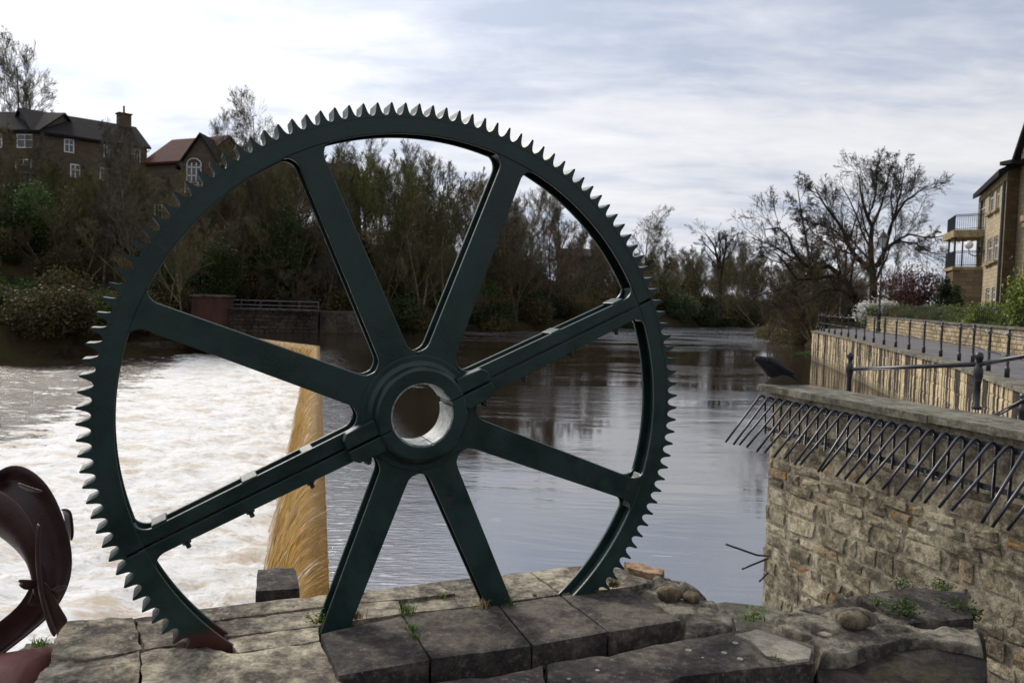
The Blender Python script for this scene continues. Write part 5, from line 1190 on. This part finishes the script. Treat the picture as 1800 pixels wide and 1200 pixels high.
for pxx, y, k, s, lab in ((495, 76, 0, 1.15, 'tall ivy-covered tree column above the far bank wall, left of the upper left spoke'), (462, 80, 1, 1.0, 'broad ivy-covered tree left of the tall ivy column'), (520, 80, 0, .9, 'narrow ivy-covered tree touching the upper left spoke'),
                          (390, 74, 1, .9, 'ivy-covered bushy tree behind the brick pier'), (628, 88, 1, .8, 'ivy-covered tree just right of the upper left spoke'), (760, 90, 0, .8, 'ivy-covered trunk in the middle of the top wheel opening'), (300, 72, 1, .75, 'ivy-covered small tree behind the left rim of the wheel'),
                          (790, 92, 0, .7, 'second ivy-covered trunk near the upper right spoke'), (60, 70, 1, .8, 'ivy-covered tree at the left edge of the picture'), (855, 88, 1, .6, 'low ivy-covered tree behind the upper right spoke')):
    x = gx(pxx, y); t = leafy_thing('ivy_tree', lab, 'tree', PROTO['ivy'][k], x, y, s)
for gi, (n, x0, x1, y0, y1, ks, lab, grp, s0, s1) in enumerate(((34, -40, 345, 52, 68, (0, 1, 3), 'low bank plant', 'low plants on the left bank edge', .28, .5), (46, -60, 420, 54, 80, (0, 1, 0, 3), 'dark brushy bush', 'bushes on the left bank', .6, 1.1),
        (44, 400, 900, 71, 92, (0, 1, 0), 'dark bush under the wood', 'bushes at the foot of the wood', .6, 1.2), (30, 880, 1130, 90, 112, (0, 0, 1), 'brown far-bank bush', 'brown bushes on the far left bank', .7, 1.2),
        (30, 1090, 1320, 114, 134, (0, 1, 0), 'dark bush at the far river end', 'bushes along the far end of the river', .8, 1.4))):
    k = 0; tries = 0
    while k < n and tries < 1500:
        tries += 1; pxx = random.uniform(x0, x1); y = random.uniform(y0, y1); x = gx(pxx, y); zz, d = ground_h([x], [y])
        if d[0] < .6 or (y < 76 and 345 < pxx < 640) : continue
        leafy_thing('bush', lab16(lab, ' ' + where(pxx, y), ', higher up' if y > (y0 + y1) / 2 else ', near the water'), 'bush', PROTO['bush'][random.choice(ks)], x, y, random.uniform(s0, s1), grp); k += 1
# trees behind the houses
for pxx, y, ytop, pr_, lab in ((20, 112, 112, 'round', 'big bare tree rising behind the roof of the long apartment block'), (60, 115, 140, 2, 'thin bare tree behind the long slate roof'), (435, 116, 200, 'round', 'bare round-topped tree left of the wheel rim, behind the gabled house'), (400, 118, 235, 0, 'thin bare tree between gabled house and wheel rim'),
                              (585, 118, 255, 2, 'thin bare tree above the hilltop house roof'), (640, 112, 268, 2, 'slender bare tree right of the hilltop house')):
    x = gx(pxx, y); z0 = 8.5; h = at(pxx, ytop, y=y).z - z0; tree(x, y, h, pr_, lab, z=z0, wide=.8)
# far end of the river
random.seed(23)
for i in range(34):
    pxx = 1095 + 245 * (i + random.uniform(0, .9)) / 34; y = random.uniform(122, 150); top = at(pxx, 448 + random.uniform(-8, 18), y=y).z; z0 = 1.6
    tree(gx(pxx, y), y, top - z0, random.choice((0, 4, 2, 1, 4)), lab16('bare tree of the low far tree line', ' ' + where(pxx, y), ', rear' if y > 136 else ', front'), 'bare trees of the far tree line', z=z0, wide=.9)
tree(gx(1140, 140), 140, at(1140, 398, y=140).z - 1.4, 'round', 'pale rounded bare tree beside the right rim of the wheel', z=1.4)
for pxx, y, k, s, lab in ((1312, 98, 2, .75, 'bright yellow-green willow bush at the water edge right of the umbrella tree'), (1345, 104, 2, .7, 'olive bush behind the yellow-green willow bush'), (1360, 84, 0, .9, 'brown bush on the right bank near the water'), (1392, 74, 0, .8, 'brown brush overhanging the right bank'),
                          (1382, 66, 0, .55, 'low brown brush hanging over the water beside the river wall'), (1418, 58, 3, .42, 'fresh green plants growing at the end of the river wall'), (1405, 60, 3, .36, 'green ivy patch on the bank left of the river wall'), (1330, 92, 0, .8, 'brown reed-like bush on the right bank'), (1428, 72, 0, .8, 'brown bush left of the promenade railing'), (1495, 75, 1, .8, 'dark bush behind the end of the promenade'), (1465, 80, 0, .9, 'brown brush under the leaning tree')):
    leafy_thing('bush', lab, 'bush', PROTO['bush'][k], gx(pxx, y), y, s, sz=1.15)
random.seed(5)
for i in range(16):
    pxx = random.uniform(1335, 1500); y = random.uniform(66, 100); x = gx(pxx, y); z0 = max(.2, float(ground_h([x], [y])[0][0]))
    tree(x, y, random.uniform(4, 8), random.choice((3, 4, 1)), lab16('twiggy shrubby tree on the right bank', ' left of the leaning limbs' if pxx < 1390 else ' under the arching limbs' if pxx < 1450 else ' behind the railing end', ', rear' if y > 83 else ', front'), 'twiggy shrubs on the right bank', z=z0, name='shrubby_tree', wide=1.2)

# the two big bare trees on the right, limbs surveyed from the photograph ------------------------------
def limb(pts, y, r0, r1, K=9, dy=0.0):
    P = [at(a, b, y=y + dy * i / (len(pts) - 1)) for i, (a, b) in enumerate(pts)]; Q, _ = resample(P, K); return Q, np.linspace(r0, r1, K)
def big_tree(name, label, y, base_px, limbs, mat, seed, levels, rmin=.009):
    o = at(*base_px, y=y); r = random.Random(seed); base = []
    for pts, r0, r1, dy in limbs:
        Q, Rr = limb(pts, y, r0, r1, 12, dy); base.append((np.array([tuple(q - o + Vector((r.uniform(-.05, .05), 0, r.uniform(-.05, .05)))) for q in Q]), Rr))
    tm, cm = tree_mesh(seed, 10, M[mat], levels, base=base, rmin=rmin, sides=(8, 6, 5, 4, 3, 3)); t = thing(name, label, 'tree', o); link('trunk', tm, t); link('crown', cm, t); return t
BL = [dict(n=8, ratio=.50, ang=42, K=7, wig=.10, trop=.07, tmin=.2, rr_=.42), dict(n=7, ratio=.62, ang=36, K=6, wig=.11, trop=.04, tmin=.15, rr_=.5), dict(n=5, ratio=.72, ang=36, K=5, wig=.11, trop=.02, tmin=.15, rr_=.55), dict(n=3, ratio=.80, ang=34, K=4, wig=.12, trop=.01, tmin=.1, rr_=.6), dict(n=2, ratio=.80, ang=32, K=3, wig=.12, trop=.0, tmin=.1, rr_=.75)]
big_tree('bare_tree', 'largest wide-spreading bare tree, directly behind the street lamp', 72, (1536, 562), [
    ([(1536, 562), (1535, 520), (1534, 485), (1530, 455), (1531, 415), (1534, 395), (1524, 380), (1514, 350), (1510, 310)], .42, .05, 1),
    ([(1532, 478), (1515, 462), (1502, 448), (1490, 428), (1480, 400), (1465, 380), (1448, 358), (1432, 330)], .26, .04, -1.5),
    ([(1536, 482), (1545, 460), (1556, 440), (1562, 410), (1572, 385), (1590, 355), (1612, 340), (1630, 325)], .24, .04, 1.5),
    ([(1545, 462), (1560, 435), (1575, 422), (1600, 412), (1625, 418), (1648, 418), (1665, 412)], .13, .03, -3),
    ([(1552, 442), (1580, 424), (1610, 428), (1632, 442), (1655, 448)], .10, .03, 3),
    ([(1534, 395), (1545, 375), (1552, 350), (1560, 320), (1566, 290)], .14, .03, 2), ([(1562, 410), (1575, 370), (1585, 330), (1590, 290)], .13, .03, -2),
    ([(1524, 380), (1535, 360), (1540, 330), (1541, 290)], .12, .03, -1), ([(1490, 428), (1468, 405), (1450, 396), (1425, 392), (1405, 385)], .10, .03, 1), ([(1502, 448), (1480, 440), (1465, 420), (1448, 405)], .08, .02, -2)], 'bark_dark', 91, BL)
big_tree('leaning_tree', 'low leaning bare tree whose arching limbs reach left over the river bank', 66, (1516, 575), [
    ([(1520, 575), (1512, 540), (1500, 515), (1485, 492), (1470, 476), (1455, 468), (1440, 470), (1425, 475), (1408, 462), (1395, 445), (1388, 420), (1380, 402), (1362, 398), (1345, 404)], .30, .04, -1),
    ([(1505, 525), (1490, 500), (1470, 485), (1445, 487), (1420, 491), (1400, 490), (1385, 470), (1370, 450), (1350, 440)], .20, .03, -3),
    ([(1508, 540), (1490, 515), (1465, 507), (1445, 512), (1430, 525), (1412, 533), (1400, 536)], .14, .03, -4), ([(1408, 462), (1395, 455), (1375, 440), (1358, 430), (1342, 440)], .08, .02, 1)], 'bark_dark', 92, [dict(b, n=b['n'] - (1 if i < 2 else 0)) for i, b in enumerate(BL)])
big_tree('umbrella_tree', 'tall dark umbrella-shaped bare tree standing above the far tree line', 118, (1268, 560), [
    ([(1268, 560), (1267, 520), (1265, 485), (1261, 455), (1255, 432), (1246, 418), (1240, 410)], .42, .05, 1),
    ([(1266, 490), (1271, 462), (1276, 440), (1284, 424), (1293, 412)], .26, .05, -1), ([(1264, 470), (1266, 445), (1265, 425), (1262, 410)], .2, .04, 1),
    ([(1272, 458), (1285, 446), (1294, 428), (1298, 418)], .12, .04, 2), ([(1259, 450), (1248, 438), (1238, 428), (1233, 420)], .12, .04, -2), ([(1276, 440), (1276, 425), (1275, 410)], .12, .04, 0)],
    'bark_dark', 93, [dict(n=8, ratio=.42, ang=40, K=5, wig=.1, trop=.06, tmin=.45, rr_=.5), dict(n=6, ratio=.6, ang=36, K=4, wig=.1, trop=.03, rr_=.5), dict(n=5, ratio=.7, ang=34, K=4, wig=.1, trop=.02, rr_=.6), dict(n=3, ratio=.8, ang=30, K=3, wig=.1, trop=.0, rr_=.7)])
BI = [dict(n=22, ratio=.22, ang=40, K=5, wig=.1, trop=.08, tmin=.2, rr_=.35), dict(n=7, ratio=.6, ang=30, K=5, wig=.12, trop=0, tmin=.15, droop=.05), dict(n=7, ratio=.6, ang=30, K=4, wig=.15, trop=-.1, tmin=.1, droop=.08), dict(n=6, ratio=.6, ang=25, K=3, wig=.15, trop=-.15, tmin=.1)]
PROTO['birch'] = (tree_mesh(6, 14, M['bark_grey'], BI, r0=.2, rmin=.010, wig0=.02), 14)
tree(gx(1445, 82), 82, at(1445, 325, y=82).z - 1.5, 'birch', 'tall birch with fine drooping twigs behind the leaning tree', z=1.5, name='birch_tree', wide=1.1)
tree(gx(1418, 90), 90, at(1418, 400, y=90).z - 1.5, 'birch', 'shorter birch with drooping twigs left of the tall birch', z=1.5, name='birch_tree', wide=1.2)
tree(gx(1566, 95), 95, at(1566, 440, y=95).z - 1.5, 2, 'small pale bare tree seen right of the street lamp below the big crown', z=1.5)
for i, (a, h) in enumerate(((1500, 505), (1520, 498), (1585, 492), (1610, 500), (1380, 470), (1345, 470))):
    tree(gx(a, 112), 112, at(a, h, y=112).z - 1.5, (0, 1, 4)[i % 3], 'distant low bare tree behind the promenade', 'distant low trees behind the promenade', z=1.5)
for a, b_, y, k, s, lab in ((1500, 540, 88, 1, 1.1, 'dark bush behind the leaning tree'), (1560, 520, 90, 1, 1.1, 'dark green bush behind the big bare tree'), (1590, 520, 96, 1, 1.3, 'dark bush left of the plum tree'), (1455, 540, 90, 0, 1.1, 'brown thicket behind the railing end')):
    leafy_thing('bush', lab, 'bush', PROTO['bush'][k], gx(a, y), y, s, z=1.6)

# garden in front of the apartments ---------------------------------------------------------------------
pl = leafy(40, lambda r: clumps(r, 150, 45, .30, (3.1, 1.6, .9), .075, 1.2), 'plum'); t = thing('plum_tree', 'low spreading dark red plum tree in blossom beside the apartment terrace', 'tree', (gx(1612, 60), 60, PZ))
link('foliage', pl, t); tm, cm = tree_mesh(41, 2.6, M['bark_dark'], [dict(n=9, ratio=.8, ang=50, K=6, wig=.12, trop=.08, tmin=.3), dict(n=8, ratio=.5, ang=40, K=4, tmin=.1), dict(n=6, ratio=.5, ang=40, K=3, tmin=.1)], r0=.13, forks=2); link('trunk', tm, t); link('crown', cm, t); t.scale = (.9, .9, 1.42)
cone = lambda c, r: np.stack([c[:, 0] * (1 - .75 * c[:, 2] / 3.2), c[:, 1] * (1 - .75 * c[:, 2] / 3.2), c[:, 2]], 1)
for a, y, s, lab in ((1661, 54, 1.15, 'tall dark conical conifer between plum tree and terrace'), (1681, 53, 1.0, 'shorter dark conifer in front of the stone terrace')):
    leafy_thing('conifer', lab, 'conifer', leafy(int(a), lambda r: clumps(r, 100, 45, .16, (.8, .8, 1.55), .07, .05, cone), 'yew'), gx(a, y), y, s, z=PZ, sh=.6)
hm = [leafy(60 + i, lambda r: clumps(r, 110, 45, .20, (1.05, .7, .66), .065), m_) for i, m_ in enumerate(('hedge', 'hedge', 'hedge_red'))]
HP, HL = resample([Vector((p.x + 1.5, p.y + .4, PZ + .6)) for p in LW], 24); random.seed(9)
names = ['first', 'second', 'third']
for i, p in enumerate(HP):
    top = .78 + .14 * math.sin(i * 1.7) + (.75 if i > 15 else 0) + (.2 if i > 12 else 0)
    leafy_thing('hedge_shrub', lab16('glossy green shrub of the hedge', ' beside the white-flowering shrub' if i < 4 else ' in front of the plum tree' if i < 8 else ' in front of the dark conifers' if i < 12 else ' in front of the apartment terrace' if i < 15 else ' at the right edge of the picture', ', low' if top < .8 else ', mid height' if top < 1.2 else ', tall'), 'shrub', hm[random.choice((0, 0, 0, 1, 2)) if i < 13 else 0], p.x + random.uniform(-.2, .4), p.y, 1.0, 'hedge shrubs behind the garden wall', z=p.z - .1, sz=top, sh=.25)
wf = leafy(70, lambda r: clumps(r, 90, 40, .14, (1.35, .8, .75), .075, .2), 'whitefl'); t = leafy_thing('flowering_shrub', 'white-flowering shrub at the left end of the hedge beside the street lamp', 'shrub', hm[0], gx(1552, 54), 54.5, 1.15, z=PZ + .1, sh=.3); link('blossom', wf, t)
# weeds and grasses in the joints -------------------------------------------------------------------------
def tuft(px_, py_, z, s, label, mat='grass', kind='blade', n=60, group=None, cat='weed'):
    o = at(px_, py_, z=z); r = np.random.default_rng(int(px_ * 7 + py_)); t = thing('grass_tuft' if kind == 'blade' else 'leafy_weed', label, cat, o, group)
    if kind == 'blade':
        V = []
        for i in range(n):
            a = r.uniform(0, 6.28); l = s * r.uniform(.4, 1); b = np.array([r.normal() * s * .25, r.normal() * s * .25, 0]); d = np.array([math.cos(a) * .5, math.sin(a) * .5, 1]); w = np.array([-math.sin(a), math.cos(a), 0]) * .0016
            m_ = b + d * l * .55; e = b + d * l * .85 + np.array([math.cos(a), math.sin(a), -.5]) * l * .25
            V += [b - w, b + w, m_ + w, m_ - w, m_ - w, m_ + w, e + w * .2, e - w * .2]
        me = mesh_np('blades', np.array(V), np.arange(len(V)).reshape(-1, 4), M[mat]); link('blades', me, t)
    else:
        C = r.normal(size=(n, 3)) * np.array([s * .5, s * .4, s * .45]); C[:, 2] = np.abs(C[:, 2]); V, Q = leaf_np(C, s * .14, r); link('foliage', mesh_np('foliage', V, Q, M[mat]), t)
        mb = MB()
        for i in range(7): e = C[i]; mb.tube([(0, 0, -.01), (e[0] * .6, e[1] * .6, e[2] * .7), tuple(e)], .0012, 4)
        build(mb, 'stem', M['bark_green'], t)
    return t
M['weed'] = m_leaf('dark_weed_leaves', (.02, .05, .008), (.09, .15, .025), (.045, .09, .014), .3, .5)
tuft(716, 1078, 2.12, .065, 'fresh grass tuft in the joint between the first two dark slabs'); tuft(722, 1105, 2.12, .035, 'small grass tuft growing down the joint of the dark slabs', n=40); tuft(730, 1120, 2.12, .03, 'tiny grass tuft near the middle of the slab joint', n=30)
tuft(776, 1048, 2.1, .03, 'short grass tuft on the pale stone left of the second foot', n=40); tuft(556, 1092, 2.12, .05, 'bright green leafy weed left of the first wheel foot', kind='leaf', n=70); tuft(628, 1086, 2.12, .05, 'dry grass tuft right of the first wheel foot', 'dry', n=60)
tuft(850, 1066, 2.12, .05, 'dry brown grass tuft left of the second wheel foot', 'dry', n=70); tuft(896, 1064, 2.12, .035, 'green leafy weed right of the second wheel foot', kind='leaf', n=60); tuft(940, 1048, 2.12, .02, 'tiny green tuft in the pale stone joint between second foot and rim foot', n=30)
tuft(1078, 1030, 2.12, .05, 'curly dry weed at the right foot of the wheel rim', 'dry', n=110); tuft(1050, 1042, 2.12, .022, 'mossy green weed along the right rim foot', kind='leaf', n=60); tuft(790, 1180, 2.04, .04, 'green leafy weed in the dark gap before the near parapet', kind='leaf', n=80)
tuft(665, 1196, 2.04, .05, 'small green weed at the bottom edge in the dark gap', kind='leaf', n=60); tuft(1590, 1078, 2.05, 0.074, 'bushy green weed on the ledge below the rubble wall', kind='leaf', mat='weed', n=260); tuft(1690, 1085, 2.0, 0.087, 'green weed trailing in the corner of the ledge and wall', kind='leaf', mat='weed', n=260)
tuft(1585, 1030, 2.1, 0.050, 'green weed rooted at the foot of the rubble wall', kind='leaf', mat='weed', n=160); tuft(1655, 1035, 2.08, 0.056, 'dark green weed at the wall foot above the ledge', kind='leaf', mat='weed', n=160); tuft(1540, 1062, 2.07, .05, 'small leafy weed left of the bushy weed on the ledge', kind='leaf', mat='weed', n=90)
tuft(1325, 1090, 1.3, .10, 'light green weed on the low ledge at the water', kind='leaf', n=120); tuft(72, 1135, 1.97, .05, 'small grass tuft on the mossy rock at the left edge', n=60); tuft(1360, 1166, 2.09, .03, 'tiny weed under the pale spalled patch', kind='leaf', n=40)
